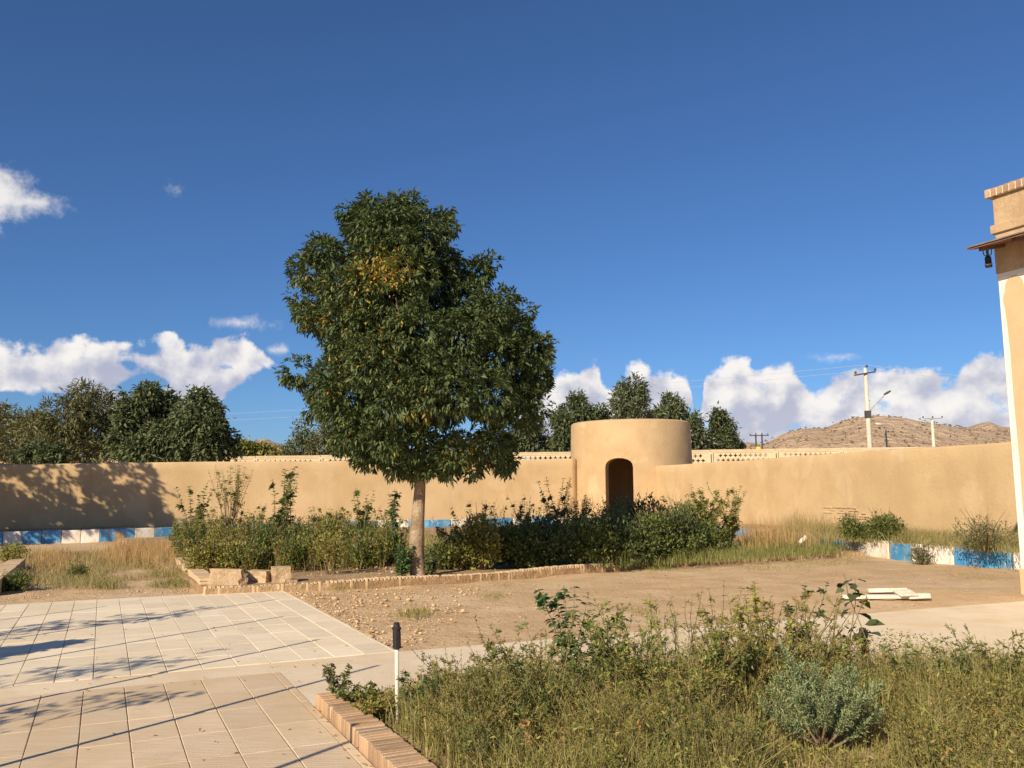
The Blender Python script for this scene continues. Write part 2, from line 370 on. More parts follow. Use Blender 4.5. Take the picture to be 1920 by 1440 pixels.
tilemat('stone_tile', (0.84, 0.72, 0.54), (0.75, 0.635, 0.465), (0.70, 0.56, 0.385), 0.55)
tilemat('stone_tile_dusty', (0.68, 0.54, 0.375), (0.60, 0.465, 0.31), (0.60, 0.44, 0.27), 0.85)
mat('mortar_bed', (0.60, 0.475, 0.33), (0.42, 0.32, 0.21), 1.6, (0.64, 0.52, 0.375), 0.8, rough=0.95, bump=0.5, bscale=40)
def ex_dust(q, P, c, b):
    n = q.noise(P, 0.9, 6, 0.65); n2 = q.noise(P, 6.0, 5, 0.7)
    c = q.mix(q.m('MULTIPLY', q.rng(n, 0.45, 0.66), 0.75), c, (0.64, 0.47, 0.28))
    return q.mix(q.m('MULTIPLY', q.rng(n2, 0.55, 0.72), 0.3), c, (0.50, 0.38, 0.25))
mat('concrete', (0.76, 0.63, 0.455), (0.70, 0.57, 0.40), 1.5, (0.79, 0.67, 0.49), 0.4, rough=0.9, extra=ex_dust, bump=0.35, bscale=35, bdist=0.01, fine=(70, 0.15))
mat('brick', (0.47, 0.31, 0.185), (0.38, 0.24, 0.14), 6, (0.58, 0.43, 0.28), 2.5, rough=0.92, bump=0.5, bscale=50, bdist=0.008, rnd=0.28, fine=(80, 0.2))
mat('brick_pale', (0.62, 0.46, 0.28), (0.52, 0.36, 0.20), 6, (0.68, 0.53, 0.36), 2.5, rough=0.92, bump=0.5, bscale=50, bdist=0.008, rnd=0.16, fine=(80, 0.2))
mat('mortar_pale', (0.70, 0.58, 0.43), (0.60, 0.48, 0.34), 8, rough=0.95, bump=0.5, bscale=40)
mat('mortar', (0.64, 0.52, 0.37), (0.52, 0.40, 0.27), 8, rough=0.95, bump=0.5, bscale=40)
mat('rubble', (0.58, 0.42, 0.25), (0.44, 0.30, 0.17), 5, (0.64, 0.50, 0.33), 2, rough=0.96, bump=1.0, bscale=14, bdist=0.03, fine=(50, 0.3))
def ex_peel(q, P, c, b):
    n = q.noise(P, 5.5, 5, 0.65); return q.mix(q.rng(n, 0.57, 0.63), c, (0.50, 0.42, 0.33))
mat('paint_blue', (0.05, 0.235, 0.47), (0.10, 0.31, 0.52), 3, (0.28, 0.36, 0.42), 1.7, rough=0.6, bump=0.3, bscale=25, bdist=0.008, extra=ex_peel, rnd=0.1)
mat('paint_white', (0.74, 0.70, 0.63), (0.66, 0.60, 0.51), 3, (0.56, 0.46, 0.34), 1.6, rough=0.65, bump=0.3, bscale=25, bdist=0.008, extra=ex_peel, rnd=0.08)
mat('fence_brick', (0.66, 0.53, 0.35), (0.60, 0.47, 0.30), 3, rough=0.9, bump=0.3, bscale=30)
mat('fence_dark', (0.10, 0.075, 0.05), rough=0.9)
mat('plaster_white', (0.78, 0.73, 0.64), (0.70, 0.62, 0.50), 3, rough=0.85, bump=0.25, bscale=30, bdist=0.006, thr=(0.5, 0.75))
mat('plaster_tan', (0.59, 0.425, 0.25), (0.54, 0.385, 0.22), 2, rough=0.92, bump=0.4, bscale=22, bdist=0.01)
mat('mud_brick_wall', (0.52, 0.36, 0.21), (0.44, 0.30, 0.17), 5, (0.58, 0.42, 0.26), 2, rough=0.95, bump=0.8, bscale=20, bdist=0.015, fine=(60, 0.25))
mat('eave_sheet', (0.30, 0.25, 0.21), (0.20, 0.15, 0.12), 4, rough=0.6, bump=0.2, bscale=30, metallic=0.2)
mat('eave_wood', (0.20, 0.105, 0.07), (0.15, 0.08, 0.055), 5, rough=0.8, bump=0.3, bscale=30)
mat('black_plastic', (0.022, 0.02, 0.022), (0.035, 0.03, 0.03), 20, rough=0.5, bump=0.1, bscale=80)
mat('white_pipe', (0.74, 0.70, 0.60), (0.62, 0.56, 0.44), 14, rough=0.5, bump=0.1, bscale=60)
mat('pole_concrete', (0.62, 0.55, 0.44), (0.54, 0.47, 0.37), 1.5, rough=0.9, bump=0.2, bscale=20)
mat('steel_grey', (0.36, 0.36, 0.36), (0.30, 0.29, 0.28), 6, rough=0.5, metallic=0.4)
mat('dark_steel', (0.07, 0.06, 0.055), rough=0.6)
mat('yellow_sign', (0.80, 0.62, 0.02), rough=0.6)
mat('white_board', (0.72, 0.66, 0.55), (0.62, 0.55, 0.43), 8, rough=0.7, bump=0.2, bscale=40)
mat('hill', (0.58, 0.42, 0.275), (0.50, 0.35, 0.225), 0.02, (0.63, 0.47, 0.32), 0.006, rough=0.98, bump=1.0, bscale=0.12, bdist=6.0, fine=(0.25, 0.3))
mat('bark', (0.42, 0.305, 0.20), (0.27, 0.185, 0.115), 6, (0.56, 0.44, 0.31), 3.0, rough=0.95, bump=1.0, bscale=18, bdist=0.04, fine=(30, 0.35))
mat('twig', (0.20, 0.15, 0.09), (0.14, 0.10, 0.06), 10, rough=0.9)
mat('green_stem', (0.16, 0.16, 0.06), (0.20, 0.14, 0.07), 10, rough=0.8)
leafmat('leaf_ash', (0.060, 0.092, 0.034), (0.088, 0.122, 0.043), (0.135, 0.165, 0.058), ((0.30, 0.27, 0.045), (0.46, 0.33, 0.06), (0.52, 0.24, 0.04)), rough=0.5, trans=0.2, spec=0.3)
leafmat('leaf_dark', (0.068, 0.096, 0.036), (0.095, 0.125, 0.044), (0.14, 0.165, 0.06), rough=0.55, trans=0.22, spec=0.25)
leafmat('leaf_willow', (0.135, 0.145, 0.058), (0.18, 0.18, 0.078), (0.23, 0.215, 0.10), rough=0.55, trans=0.25)
leafmat('leaf_poplar', (0.10, 0.135, 0.055), (0.15, 0.175, 0.085), (0.30, 0.31, 0.21), rough=0.5, trans=0.2)
leafmat('leaf_olive', (0.20, 0.215, 0.048), (0.27, 0.265, 0.062), (0.37, 0.33, 0.09), ((0.38, 0.19, 0.06), (0.44, 0.26, 0.10), (0.46, 0.19, 0.07)), rough=0.5, trans=0.28)
leafmat('leaf_green', (0.105, 0.145, 0.036), (0.15, 0.185, 0.046), (0.215, 0.235, 0.07), ((0.38, 0.22, 0.06), (0.44, 0.28, 0.10), (0.44, 0.19, 0.07)), rough=0.45, trans=0.28)
leafmat('leaf_fresh', (0.060, 0.120, 0.040), (0.085, 0.155, 0.048), (0.125, 0.19, 0.06), rough=0.4, trans=0.28, spec=0.5)
leafmat('leaf_hazed', (0.095, 0.125, 0.058), (0.130, 0.160, 0.072), (0.185, 0.21, 0.095), rough=0.6, trans=0.25, spec=0.2)  # leaves of the far trees, haze put into a paler, greyer green
leafmat('leaf_lime', (0.20, 0.25, 0.05), (0.28, 0.32, 0.07), (0.40, 0.40, 0.10), ((0.42, 0.24, 0.08), (0.46, 0.30, 0.10), (0.46, 0.22, 0.08)), rough=0.5, trans=0.3)
leafmat('leaf_gold', (0.32, 0.31, 0.04), (0.46, 0.42, 0.06), (0.54, 0.48, 0.10), rough=0.5, trans=0.3)
leafmat('leaf_juniper', (0.20, 0.255, 0.115), (0.26, 0.31, 0.145), (0.33, 0.37, 0.19), rough=0.6, trans=0.15)
leafmat('grass_dry', (0.47, 0.275, 0.115), (0.50, 0.32, 0.14), (0.40, 0.32, 0.14), rough=0.7, trans=0.25)
leafmat('grass_straw', (0.40, 0.31, 0.15), (0.33, 0.28, 0.12), (0.24, 0.22, 0.08), rough=0.7, trans=0.25)
leafmat('grass_green', (0.155, 0.18, 0.045), (0.21, 0.22, 0.062), (0.31, 0.275, 0.105), rough=0.6, trans=0.25)
leafmat('grass_mixed', (0.18, 0.20, 0.045), (0.27, 0.25, 0.072), (0.45, 0.35, 0.15), rough=0.6, trans=0.25)
mat('wire', (0.42, 0.40, 0.38), rough=0.6)
leafmat('scrub', (0.30, 0.235, 0.135), (0.24, 0.195, 0.105), (0.36, 0.27, 0.16), rough=0.9, trans=0.05)

# ------------------------------------------------------------------ numpy fractal noise for relief
def vnoise(x, y, seed=0):
    def h(i, j): v = np.sin(i * 127.1 + j * 311.7 + seed * 74.7) * 43758.5453; return v - np.floor(v)
    i, j = np.floor(x), np.floor(y); f, g = x - i, y - j; f = f * f * (3 - 2 * f); g = g * g * (3 - 2 * g)
    return (h(i, j) * (1 - f) + h(i + 1, j) * f) * (1 - g) + (h(i, j + 1) * (1 - f) + h(i + 1, j + 1) * f) * g
def fbm(x, y, o=4, seed=0):
    s = 0; a = 0.5
    for k in range(o): s = s + a * (vnoise(x * 2 ** k, y * 2 ** k, seed + k) - 0.5); a *= 0.5
    return s
def struct(o): o['kind'] = 'structure'; return o

# ------------------------------------------------------------------ plan of the courtyard
UA = R(24.98); U = Vector((-math.sin(UA), math.cos(UA), 0)); Vv = Vector((math.cos(UA), math.sin(UA), 0))
def uv(p): return p.dot(U), p.dot(Vv)
def fromuv(u, v, z=0.0): q = U * u + Vv * v; q.z = z; return q
vR = uv(gp(640, 1165))[1]                         # right edge of the tiled terrace
uFar = uv(gp(382, 1113))[0]; uB1 = uv(gp(245, 1266))[0]; uB0 = uv(gp(245, 1286))[0]
vCurb = uv(gp(640, 1372))[1]; uCurb = uv(gp(592, 1323))[0]
TW, TL = 0.305, 0.61
vJ_far = uv(gp(234.5, 1194.5))[1]; vJ_near = uv(gp(240.6, 1357))[1]

edge_px = [(385, 1115), (535, 1108), (640, 1103.5), (793, 1094), (982, 1080.5), (1194, 1064), (1447, 1050.5), (1613, 1040)]
EDGE = [gp(x, y) for x, y in edge_px]
kl_px = [(-260, 1025), (-120, 1022), (40, 1018.5), (112, 1016.5), (222, 1013.5), (312, 1010), (520, 1001), (711, 993.5), (841, 991.5), (1038, 985.5)]
KL = [gp(x, y) for x, y in kl_px] + [Vector((4.6, 36.6, 0)), Vector((6.5, 33.5, 0)), Vector((7.75, 26, 0))]
KR = [gp(x, y) for x, y in [(1552, 1031), (1636, 1040.5), (1709, 1050), (1787, 1056.5), (1839, 1061), (1900, 1063.5), (2100, 1073)]]
KERB = KL + KR
WL0, WL1 = at(-400, 872, 31.2), at(1081, 859.5, 40.9)
WLm = at(0, 870.5, 33.3)
WR0, WR1 = at(1226, 874, 39.4), at(1893, 826, 20.4)
TOWC = at(1184, 900, 42.0); TOWC.z = 0

# ground: one sheet to the horizon, finer near the camera
gx = np.unique(np.concatenate([np.linspace(-3000, -60, 14), np.linspace(-60, -14, 40), np.linspace(-14, 16, 240), np.linspace(16, 60, 40), np.linspace(60, 3000, 14)]))
gy = np.unique(np.concatenate([np.linspace(-300, 0, 10), np.linspace(0, 6, 20), np.linspace(6, 26, 220), np.linspace(26, 70, 60), np.linspace(70, 4000, 20)]))
X, Y = np.meshgrid(gx, gy); near = np.exp(-(np.maximum(np.abs(X), np.abs(Y - 14)) / 40) ** 4)
Z = -0.035 + near * (fbm(X * 0.5, Y * 0.5, 3, 3) * 0.05 + fbm(X * 2.2, Y * 2.2, 4, 9) * 0.055)
terr = [fromuv(-6, -14), fromuv(-6, vR), fromuv(uFar + .02, vR), fromuv(uFar + .02, -14)]
band = [fromuv(uB0 - 1.2, vR - .3), fromuv(uB0 - 1.2, 14), fromuv(uB1 + 1.6, 14), fromuv(uB1 + .3, vR - .3)]
pts = np.column_stack([X.ravel(), Y.ravel()])
low = inpoly(pts, terr).reshape(X.shape)
Z = np.where(low, -0.06, Z)
nx, ny = len(gx), len(gy); idx = np.arange(nx * ny).reshape(ny, nx)
F = np.stack([idx[:-1, :-1], idx[:-1, 1:], idx[1:, 1:], idx[1:, :-1]], -1).reshape(-1, 4)
struct(link('ground', npmesh('ground', np.column_stack([X.ravel(), Y.ravel(), Z.ravel()]), F, True), 'dirt'))

def sheet(name, poly, z, m_, step=0.35, amp=0.0, seed=1):
    """soil or concrete sheet over a polygon with a skirt, triangulated on a clipped grid"""
    bm = bmesh.new(); f = bm.faces.new([bm.verts.new((p[0], p[1], 0)) for p in poly])
    if f.normal.z < 0: f.normal_flip()
    a = np.array([(p[0], p[1]) for p in poly]); lo, hi = a.min(0), a.max(0)
    for ax in (0, 1):
        for c in np.arange(lo[ax] + step, hi[ax], step):
            no = Vector((1, 0, 0)) if ax == 0 else Vector((0, 1, 0)); co = no * c
            bmesh.ops.bisect_plane(bm, geom=bm.verts[:] + bm.edges[:] + bm.faces[:], plane_co=co, plane_no=no)
    for v in bm.verts:
        n_ = float(fbm(np.array([v.co.x * 0.9]), np.array([v.co.y * 0.9]), 4, seed)[0])
        v.co.z = z + amp * n_ * 2
    bd = [e for e in bm.edges if e.is_boundary]
    r = bmesh.ops.extrude_edge_only(bm, edges=bd)
    for v in [g for g in r['geom'] if isinstance(g, bmesh.types.BMVert)]: v.co.z = -0.3
    bmesh.ops.recalc_face_normals(bm, faces=bm.faces)
    me = bpy.data.meshes.new(name); bm.to_mesh(me); bm.free()
    for p in me.polygons: p.use_smooth = abs(p.normal.z) > .5
    try: me.set_sharp_from_angle(angle=R(40))
    except Exception: pass
    return struct(link(name, me, m_))

# concrete path crossing in front of the planting bed
PATH = [fromuv(uB1 - 0.0, vR + .002), gp(1300, 1175), gp(1920, 1126), gp(2300, 1098), gp(2600, 1240), gp(1900, 1266), gp(1400, 1270), gp(913, 1280),
        fromuv(uCurb + .02, vCurb + .25), fromuv(uCurb + .02, vCurb - .01), fromuv(uB0 - .0, vCurb - .01), fromuv(uB0, -9.0), fromuv(uB1, -9.0)]
sheet('concrete_path', PATH, -0.006, 'concrete', 0.5, 0.004)

# tiled terrace
pv = struct(link('paving', prism('paving', [(p.x, p.y) for p in (fromuv(-1, -10), fromuv(-1, vCurb), fromuv(uB0 - .004, vCurb), fromuv(uB0 - .004, vR - .004), fromuv(uFar, vR - .004), fromuv(uFar, -10))], -0.2, -0.009), 'mortar_bed'))
tile_me = [boxmesh('paving_tile', TW - 0.007, TL - 0.006, 0.03, 0.003) for _ in range(1)][0]
tile_me2 = tile_me.copy()
tile_me.materials.append(MATS['stone_tile']); tile_me2.materials.append(MATS['stone_tile_dusty'])
cands = []
def project(p):
    d = Vector(p) - Vector((0, 0, CAMZ)); z = d.dot(fwd)
    return (960 + FPX * d.dot(rgt) / z, 720 - FPX * d.dot(upv) / z, z) if z > 0.05 else (-9e9, -9e9, z)
def tilerow(u0_, u1_, v0, v1, vj, me, first):
    nv0 = math.floor((v0 - vj) / TW); nv1 = math.ceil((v1 - vj) / TW)
    for k in range(nv0, nv1):
        a, b = vj + k * TW, vj + (k + 1) * TW
        a2, b2 = max(a, v0), min(b, v1)
        if b2 - a2 < 0.03: continue
        u_ = u0_ + first * ((k * 0.37) % 1.0 - 1.0)
        if not first: u_ = u0_
        while u_ < u1_ - 0.02:
            e0, e1 = max(u_, u0_), min(u_ + TL, u1_)
            if e1 - e0 > 0.03: cands.append((e0, e1, a2, b2, me))
            u_ += TL
tilerow(uB1 + .006, uFar, vR - TW * 24, vR, vJ_far, tile_me, 0)
tilerow(uB0 - .006 - TL * 8, uB0 - .006, vCurb - TW * 17, vCurb - .01, vJ_near, tile_me2, 0)
sc = []
for c in cands:
    x, y, z = project(fromuv((c[0] + c[1]) / 2, (c[2] + c[3]) / 2)); vis = -120 < x < 2000 and y < 1560 and z > 0
    sc.append((0 if vis else 1, abs(z), c))
sc.sort(key=lambda q: (q[0], q[1]))
restV, restF = [], []
for i, (nv, z, c) in enumerate(sc):
    e0, e1, a2, b2, me = c
    p = fromuv((e0 + e1) / 2, (a2 + b2) / 2, -0.03 + random.uniform(-.0015, .002))
    if i < 296 and not nv:
        o = link('paving_tile', me, None, pv, p); o.rotation_euler = (random.uniform(-.003, .003), random.uniform(-.003, .003), UA + random.uniform(-.003, .003))
        o.scale = ((b2 - a2 - .005 - random.uniform(0, .003)) / (TW - .007), (e1 - e0 - random.uniform(.0015, .004)) / (TL - .006), 1)
    else:
        o_ = len(restV)
        for zz in (-0.03, 0.0):
            for (uu, vv_) in ((e0, a2), (e0, b2), (e1, b2), (e1, a2)):
                q = fromuv(uu + (.003 if uu == e0 else -.003), vv_ + (.003 if vv_ == a2 else -.003), zz); restV.append(q)
        restF += [tuple(j + o_ for j in f) for f in BOXF]
if restV:
    o = link('paving_tile_rest', pymesh('paving_tile_rest', restV, restF), 'stone_tile_dusty', pv); o['kind'] = 'stuff'

# planting beds
lowR_n = gp(378, 1106); lowL_n = gp(-6, 1113)
uLr = uv(lowR_n); uLl = uv(lowL_n)
BED_MID = [EDGE[0]] + EDGE[1:] + [KR[1] + Vector((-.2, 0, 0))] + [p.copy() for p in reversed(KL[4:])] 
sheet('garden_bed', [(p.x, p.y) for p in BED_MID], 0.085, 'soil', 0.9, 0.06, 4)
wl = [WL0 + (WL1 - WL0) * k for k in (0, .5, 1)]
BED_BACK = [(p.x, p.y + .06) for p in KERB] + [(WR1.x + 1.5, WR1.y - 4), (WR1.x + .2, WR1.y), (WR0.x + .3, WR0.y), (WR0.x - 1, WR0.y + .5), (WL1.x, WL1.y + .2), (WLm.x, WLm.y + .2), (WL0.x, WL0.y + .2)]
sheet('raised_bed', BED_BACK, 0.335, 'soil', 0.9, 0.06, 8)
BED_FRONT = [fromuv(-2, vCurb + .21), fromuv(uCurb, vCurb + .21)] + [gp(913, 1281), gp(1400, 1271), gp(1900, 1267), gp(2600, 1241), Vector((14, 2, 0)), Vector((10, -2, 0))]
sheet('planting_bed', BED_FRONT, 0.045, 'soil', 0.6, 0.05, 12)

# ------------------------------------------------------------------ perimeter walls
def loftwall(name, path, tops, thick, base, m_, label, seed, side):
    """wall along a plan path, rounded mud coping, uneven face; side=+1: thickness lies to the left of the path"""
    P = []; T = []
    L = [0]
    for a, b in zip(path, path[1:]): L.append(L[-1] + (b - a).length)
    n = int(L[-1] / 0.28)
    for i in range(n + 1):
        s = L[-1] * i / n; k = max(j for j in range(len(L) - 1) if L[j] <= s + 1e-9); f = (s - L[k]) / (L[k + 1] - L[k])
        P.append(path[k].lerp(path[k + 1], f)); T.append(tops[k] * (1 - f) + tops[k + 1] * f)
    V, F = [], []
    NZ = 10; prof = None
    for i in range(n + 1):
        d = (P[min(i + 1, n)] - P[max(i - 1, 0)]); d.z = 0; d.normalize(); nrm = Vector((-d.y, d.x, 0)) * side
        s = L[-1] * i / n; top = T[i] + float(fbm(np.array([s * .25]), np.array([seed * 3.1]), 3, seed)[0]) * .10
        ring = [(0.0 - 0.05 * (1 - k / NZ), base + (top - .07 - base) * k / NZ) for k in range(NZ + 1)]
        ring += [(0.02, top - .03), (0.06, top - .006), (0.12, top), (thick - .12, top), (thick - .05, top - .01), (thick, top - .07), (thick, base)]
        for (o_, z) in ring:
            w = float(fbm(np.array([s * 1.1]), np.array([z * 1.1 + 5]), 3, seed + 3)[0]) * 0.045
            q = P[i] + nrm * (o_ + (w if o_ < .1 else 0)); V.append((q.x, q.y, z))
    m2 = NZ + 1 + 7
    for i in range(n):
        for k in range(m2 - 1): F.append((i * m2 + k, (i + 1) * m2 + k, (i + 1) * m2 + k + 1, i * m2 + k + 1))
    F.append(tuple(range(m2))); F.append(tuple(n * m2 + k for k in range(m2 - 1, -1, -1)))
    me = pymesh(name, V, F, True); bm = bmesh.new(); bm.from_mesh(me); bmesh.ops.recalc_face_normals(bm, faces=bm.faces); bm.to_mesh(me); bm.free()
    return tag(link(name, me, m_), label, 'wall')
def flat(p): return Vector((p.x, p.y, 0))
loftwall('garden_wall', [flat(WL0), flat(WLm), flat(WL1)], [WL0.z, WLm.z, WL1.z], 0.5, -0.2, 'adobe', 'long ochre mud plaster wall left of the round tower, tree shadows on its left end', 3, 1)
WRx = flat(WR1) + (flat(WR1) - flat(WR0)) * 0.25
loftwall('garden_wall', [flat(WR0), flat(WR1), WRx], [WR0.z, WR1.z, WR1.z], 0.5, -0.2, 'adobe', 'ochre mud plaster wall running forward on the right from the round tower', 11, 1)

# round tower with an arched doorway
ztop = at(1183, 785, 39.3).z
doorL, doorR = at(1134, 880, 39.3), at(1187, 880, 39.3); ztd = at(1160, 858.5, 39.25).z
tw = thing('round_tower', 'squat round ochre mud tower with an arched dark doorway', 'tower', TOWC)
RT = 2.86
prof = [(RT + .10, -0.2), (RT + .05, 1.5), (RT + .01, 3.2), (RT - .02, ztop - .16), (RT - .04, ztop - .06), (RT - .10, ztop - .012), (RT - .2, ztop), (RT - .4, ztop - .01), (RT - .5, ztop - .05), (RT - .55, ztop - .25), (0.2, ztop - .25)]
outer = lathe('shell', prof, 96)
inner = lathe('cut', [(RT - .62, 0.3), (RT - .62, ztop - .55)], 64)
mid = (doorL + doorR) / 2 - TOWC; mid.z = 0; dirn = mid.normalized(); side_ = Vector((-dirn.y, dirn.x, 0)); hw = (doorR - doorL).length / 2
def archpts(hw, z0, zt, rise, n=10):
    pts = [(-hw, z0), (-hw, zt - rise)]
    for k in range(1, n): a = math.pi * (1 - k / n); pts.append((hw * math.cos(a), zt - rise + rise * math.sin(a) ** .8))
    return pts + [(hw, zt - rise), (hw, z0)]
ap = archpts(hw, 0.31, ztd, 0.42)
V = [dirn * r_ + side_ * x + Vector((0, 0, z)) for r_ in (RT - 1.2, RT + 1) for x, z in ap]; n_ = len(ap)
F = [tuple(range(n_)), tuple(range(2 * n_ - 1, n_ - 1, -1))] + [(i, n_ + i, n_ + (i + 1) % n_, (i + 1) % n_) for i in range(n_)]
cut = pymesh('cut', V, F)
def fixn(me):
    bm = bmesh.new(); bm.from_mesh(me); bmesh.ops.recalc_face_normals(bm, faces=bm.faces); bm.to_mesh(me); bm.free(); return me
for me_ in (outer, inner, cut): fixn(me_)
so = link('shell', outer, 'adobe_tower'); io = link('cutter', inner); co_ = link('cutter', cut)
for o in (io, co_):
    md = so.modifiers.new('b', 'BOOLEAN'); md.operation = 'DIFFERENCE'; md.object = o; md.solver = 'EXACT'
dg = bpy.context.evaluated_depsgraph_get(); dg.update()
nm = bpy.data.meshes.new_from_object(so.evaluated_get(dg)); so.modifiers.clear(); so.data = nm
for o in (io, co_): bpy.data.objects.remove(o)
so.parent = tw
try: nm.set_sharp_from_angle(angle=R(35))
except Exception: pass
fl = link('floor', lathe('floor', [(RT - .66, 0.2), (RT - .66, 0.36)], 40, False), 'soil', tw)

# worn foot of the right wall where the bricks show
wr = [o for o in bpy.data.objects if o.name.startswith('garden_wall')][-1]
wd = (flat(WR1) - flat(WR0)); wlen = wd.length; wd.normalize(); wn = Vector((wd.y, -wd.x, 0))
if wn.x > 0: wn = -wn
wb = boxmesh('brick', .2, .06, .05, .006, .004); wb.materials.append(MATS['brick_pale'])
sA = None
for k in range(400):
    q = flat(WR0) + wd * wlen * k / 400
    if sA is None and project(q)[0] > 1545: sA = wlen * k / 400
for row in range(7):
    for k in range(11 - abs(row - 2)):
        if random.random() < .22: continue
        q = flat(WR0) + wd * (sA + .2 + k * .225 + (.11 if row % 2 else 0)) + wn * (.028 + random.uniform(-.006, .006)); q.z = .52 + row * .075
        o = link('brick', wb, None, wr, q); o.rotation_euler.z = math.atan2(wd.y, wd.x)

# ------------------------------------------------------------------ brick edgings
def along(path, pitch, start=0.0):
    out = []; acc = start
    for a, b in zip(path, path[1:]):
        d = b - a; L = d.length; s = acc
        while s < L: out.append((a + d * (s / L), math.atan2(d.y, d.x))); s += pitch
        acc = s - L
    return out
ed = thing('brick_edging', 'low edging of upright tan bricks along the foot of the tree bed', 'edging')
bmesh_e = [boxmesh('brick', .050, .105, .2, .006, .004) for _ in range(3)]
for m_ in bmesh_e: m_.materials.append(MATS['brick_pale'])
run = along(EDGE, .0665); nb = len(run)
for i, (p, a) in enumerate(run):
    sink = 0.075 * max(0, (i / nb - .55) / .45) + .02 * math.sin(i * .11)
    q = Vector((p.x, p.y, -.075 - sink + random.uniform(-.006, .006))) + Vector((-math.sin(a), math.cos(a), 0)) * (.055 + random.uniform(-.005, .005))
    if random.random() < .02: continue
    o = link('brick', bmesh_e[i % 3], None, ed, q); o.rotation_euler = (random.gauss(0, .02), random.gauss(0, .02), a + random.gauss(0, .02))
V, F = [], []
for i, p in enumerate(EDGE):
    d = EDGE[min(i + 1, len(EDGE) - 1)] - EDGE[max(i - 1, 0)]; a = math.atan2(d.y, d.x); n_ = Vector((-math.sin(a), math.cos(a), 0))
    zt = .108 - .075 * max(0, (i / 7 - .55) / .45) + .002
    for (o_, z) in ((.008, -.2), (.008, zt - .014), (.10, zt - .014), (.10, -.2)): q = p + n_ * o_; V.append((q.x, q.y, z))
for i in range(len(EDGE) - 1):
    for k in range(3): F.append((i * 4 + k, (i + 1) * 4 + k, (i + 1) * 4 + k + 1, i * 4 + k + 1))
link('mortar', pymesh('mortar', V, F), 'mortar', ed)

cb = thing('brick_curb', 'brick curb of bricks on edge along the near planting bed', 'curb')
CH = 0.095; bw = 0.212
bme = [boxmesh('brick', .049, bw, CH + .1, .005, .003) for _ in range(3)]
for m_ in bme: m_.materials.append(MATS['brick'])
u_ = uCurb - .03; i = 0
while u_ > 1.6:
    o = link('brick', bme[i % 3], None, cb, fromuv(u_, vCurb + bw / 2 + random.uniform(-.004, .004), -.1 + random.uniform(-.005, .004)))
    o.rotation_euler = (random.gauss(0, .012), random.gauss(0, .012), UA + math.pi / 2 + random.gauss(0, .012)); u_ -= .0665; i += 1
link('mortar', prism('mortar', [(p.x, p.y) for p in (fromuv(1.5, vCurb + .007), fromuv(uCurb - .012, vCurb + .007), fromuv(uCurb - .012, vCurb + bw - .006), fromuv(1.5, vCurb + bw - .006))], -.1, CH - .007), 'mortar_pale', cb)

def lowwall(n_pt, length, w, h, label, sgn):
    t_ = thing('low_wall', label, 'wall', n_pt); t_.rotation_euler.z = UA
    nseg = int(length / .42)
    for k in range(nseg):
        me = boxmesh('coping_slab', w + .02, .41, .05, .008, .004); o = link('coping_slab', me, 'brick_pale', t_, (sgn * w / 2, .2 + k * .42, h - .05 + random.uniform(-.004, .004)))
    link('body', boxmesh('body', w, length, h + .1, .012, .004), 'brick_pale', t_, (sgn * w / 2, length / 2 + .004, -.149))
lowwall(gp(374, 1107), 5.6, .26, .19, 'low brick wall running back from the terrace beside the rubble blocks', 1)
lowwall(gp(-4, 1113), 5.6, .30, .21, 'low brick wall cut by the left edge of the view', -1)

# ------------------------------------------------------------------ painted kerb blocks
kerbs = thing('painted_kerb', 'tall kerb of blue and white painted blocks in front of the left wall', 'kerb')
kerbs2 = thing('painted_kerb', 'tall kerb of blue and white painted blocks under the right wall', 'kerb')
def cumlen(path):
    L = [0]
    for a, b in zip(path, path[1:]): L.append(L[-1] + (b - a).length)
    return L
def s_at_px(path, x):
    L = cumlen(path); best = None
    for k in range(len(path) - 1):
        for j in range(41):
            p = path[k].lerp(path[k + 1], j / 40); px_ = project(p)[0]
            if best is None or abs(px_ - x) < best[0]: best = (abs(px_ - x), L[k] + (L[k + 1] - L[k]) * j / 40)
    return best[1]
def p_at_s(path, s):
    L = cumlen(path)
    for k in range(len(path) - 1):
        if s <= L[k + 1] + 1e-6: return path[k].lerp(path[k + 1], (s - L[k]) / (L[k + 1] - L[k]))
    return path[-1].copy()
def kerbrun(par, path, spans, h, th=.16):
    for (s0, s1, c) in spans:
        n = max(1, round((s1 - s0) / .75))
        for k in range(n):
            a = p_at_s(path, s0 + (s1 - s0) * k / n); b = p_at_s(path, s0 + (s1 - s0) * (k + 1) / n); d = b - a
            if d.length < .05: continue
            me = boxmesh('kerb_block', d.length - .012, th, h + .1, .018, .006)
            nrm = Vector((-d.y, d.x, 0)).normalized()
            o = link('kerb_block', me, c, par, (a + b) / 2 + nrm * th / 2 + Vector((0, 0, -.1 + random.uniform(-.012, .012)))); o.rotation_euler.z = math.atan2(d.y, d.x)
spans = [(-250, -110, 'paint_blue'), (-110, -60, 'paint_white'), (-60, 5, 'paint_blue'), (5, 40, 'paint_white'), (40, 114, 'paint_blue'), (114, 186, 'paint_white'), (186, 252, 'paint_blue'), (252, 290, 'paint_white'), (290, 330, 'paint_blue'),
         (330, 420, 'paint_white'), (420, 510, 'paint_blue'), (510, 600, 'paint_white'), (600, 700, 'paint_blue'), (700, 768, 'paint_white'), (768, 846, 'paint_blue'), (846, 905, 'paint_white'), (905, 962, 'paint_blue'), (962, 1000, 'paint_white'), (1000, 1038, 'paint_blue')]
KL2 = KL[:10]
kerbrun(kerbs, KL2, [(s_at_px(KL2, a), s_at_px(KL2, b), c) for a, b, c in spans], .40)
K2 = KL[9:] + KR; LL = cumlen(K2); s0 = 0; k = 0; sR = s_at_px(K2[4:], 1574) + LL[4] - 0; sp2 = []
s0 = .02
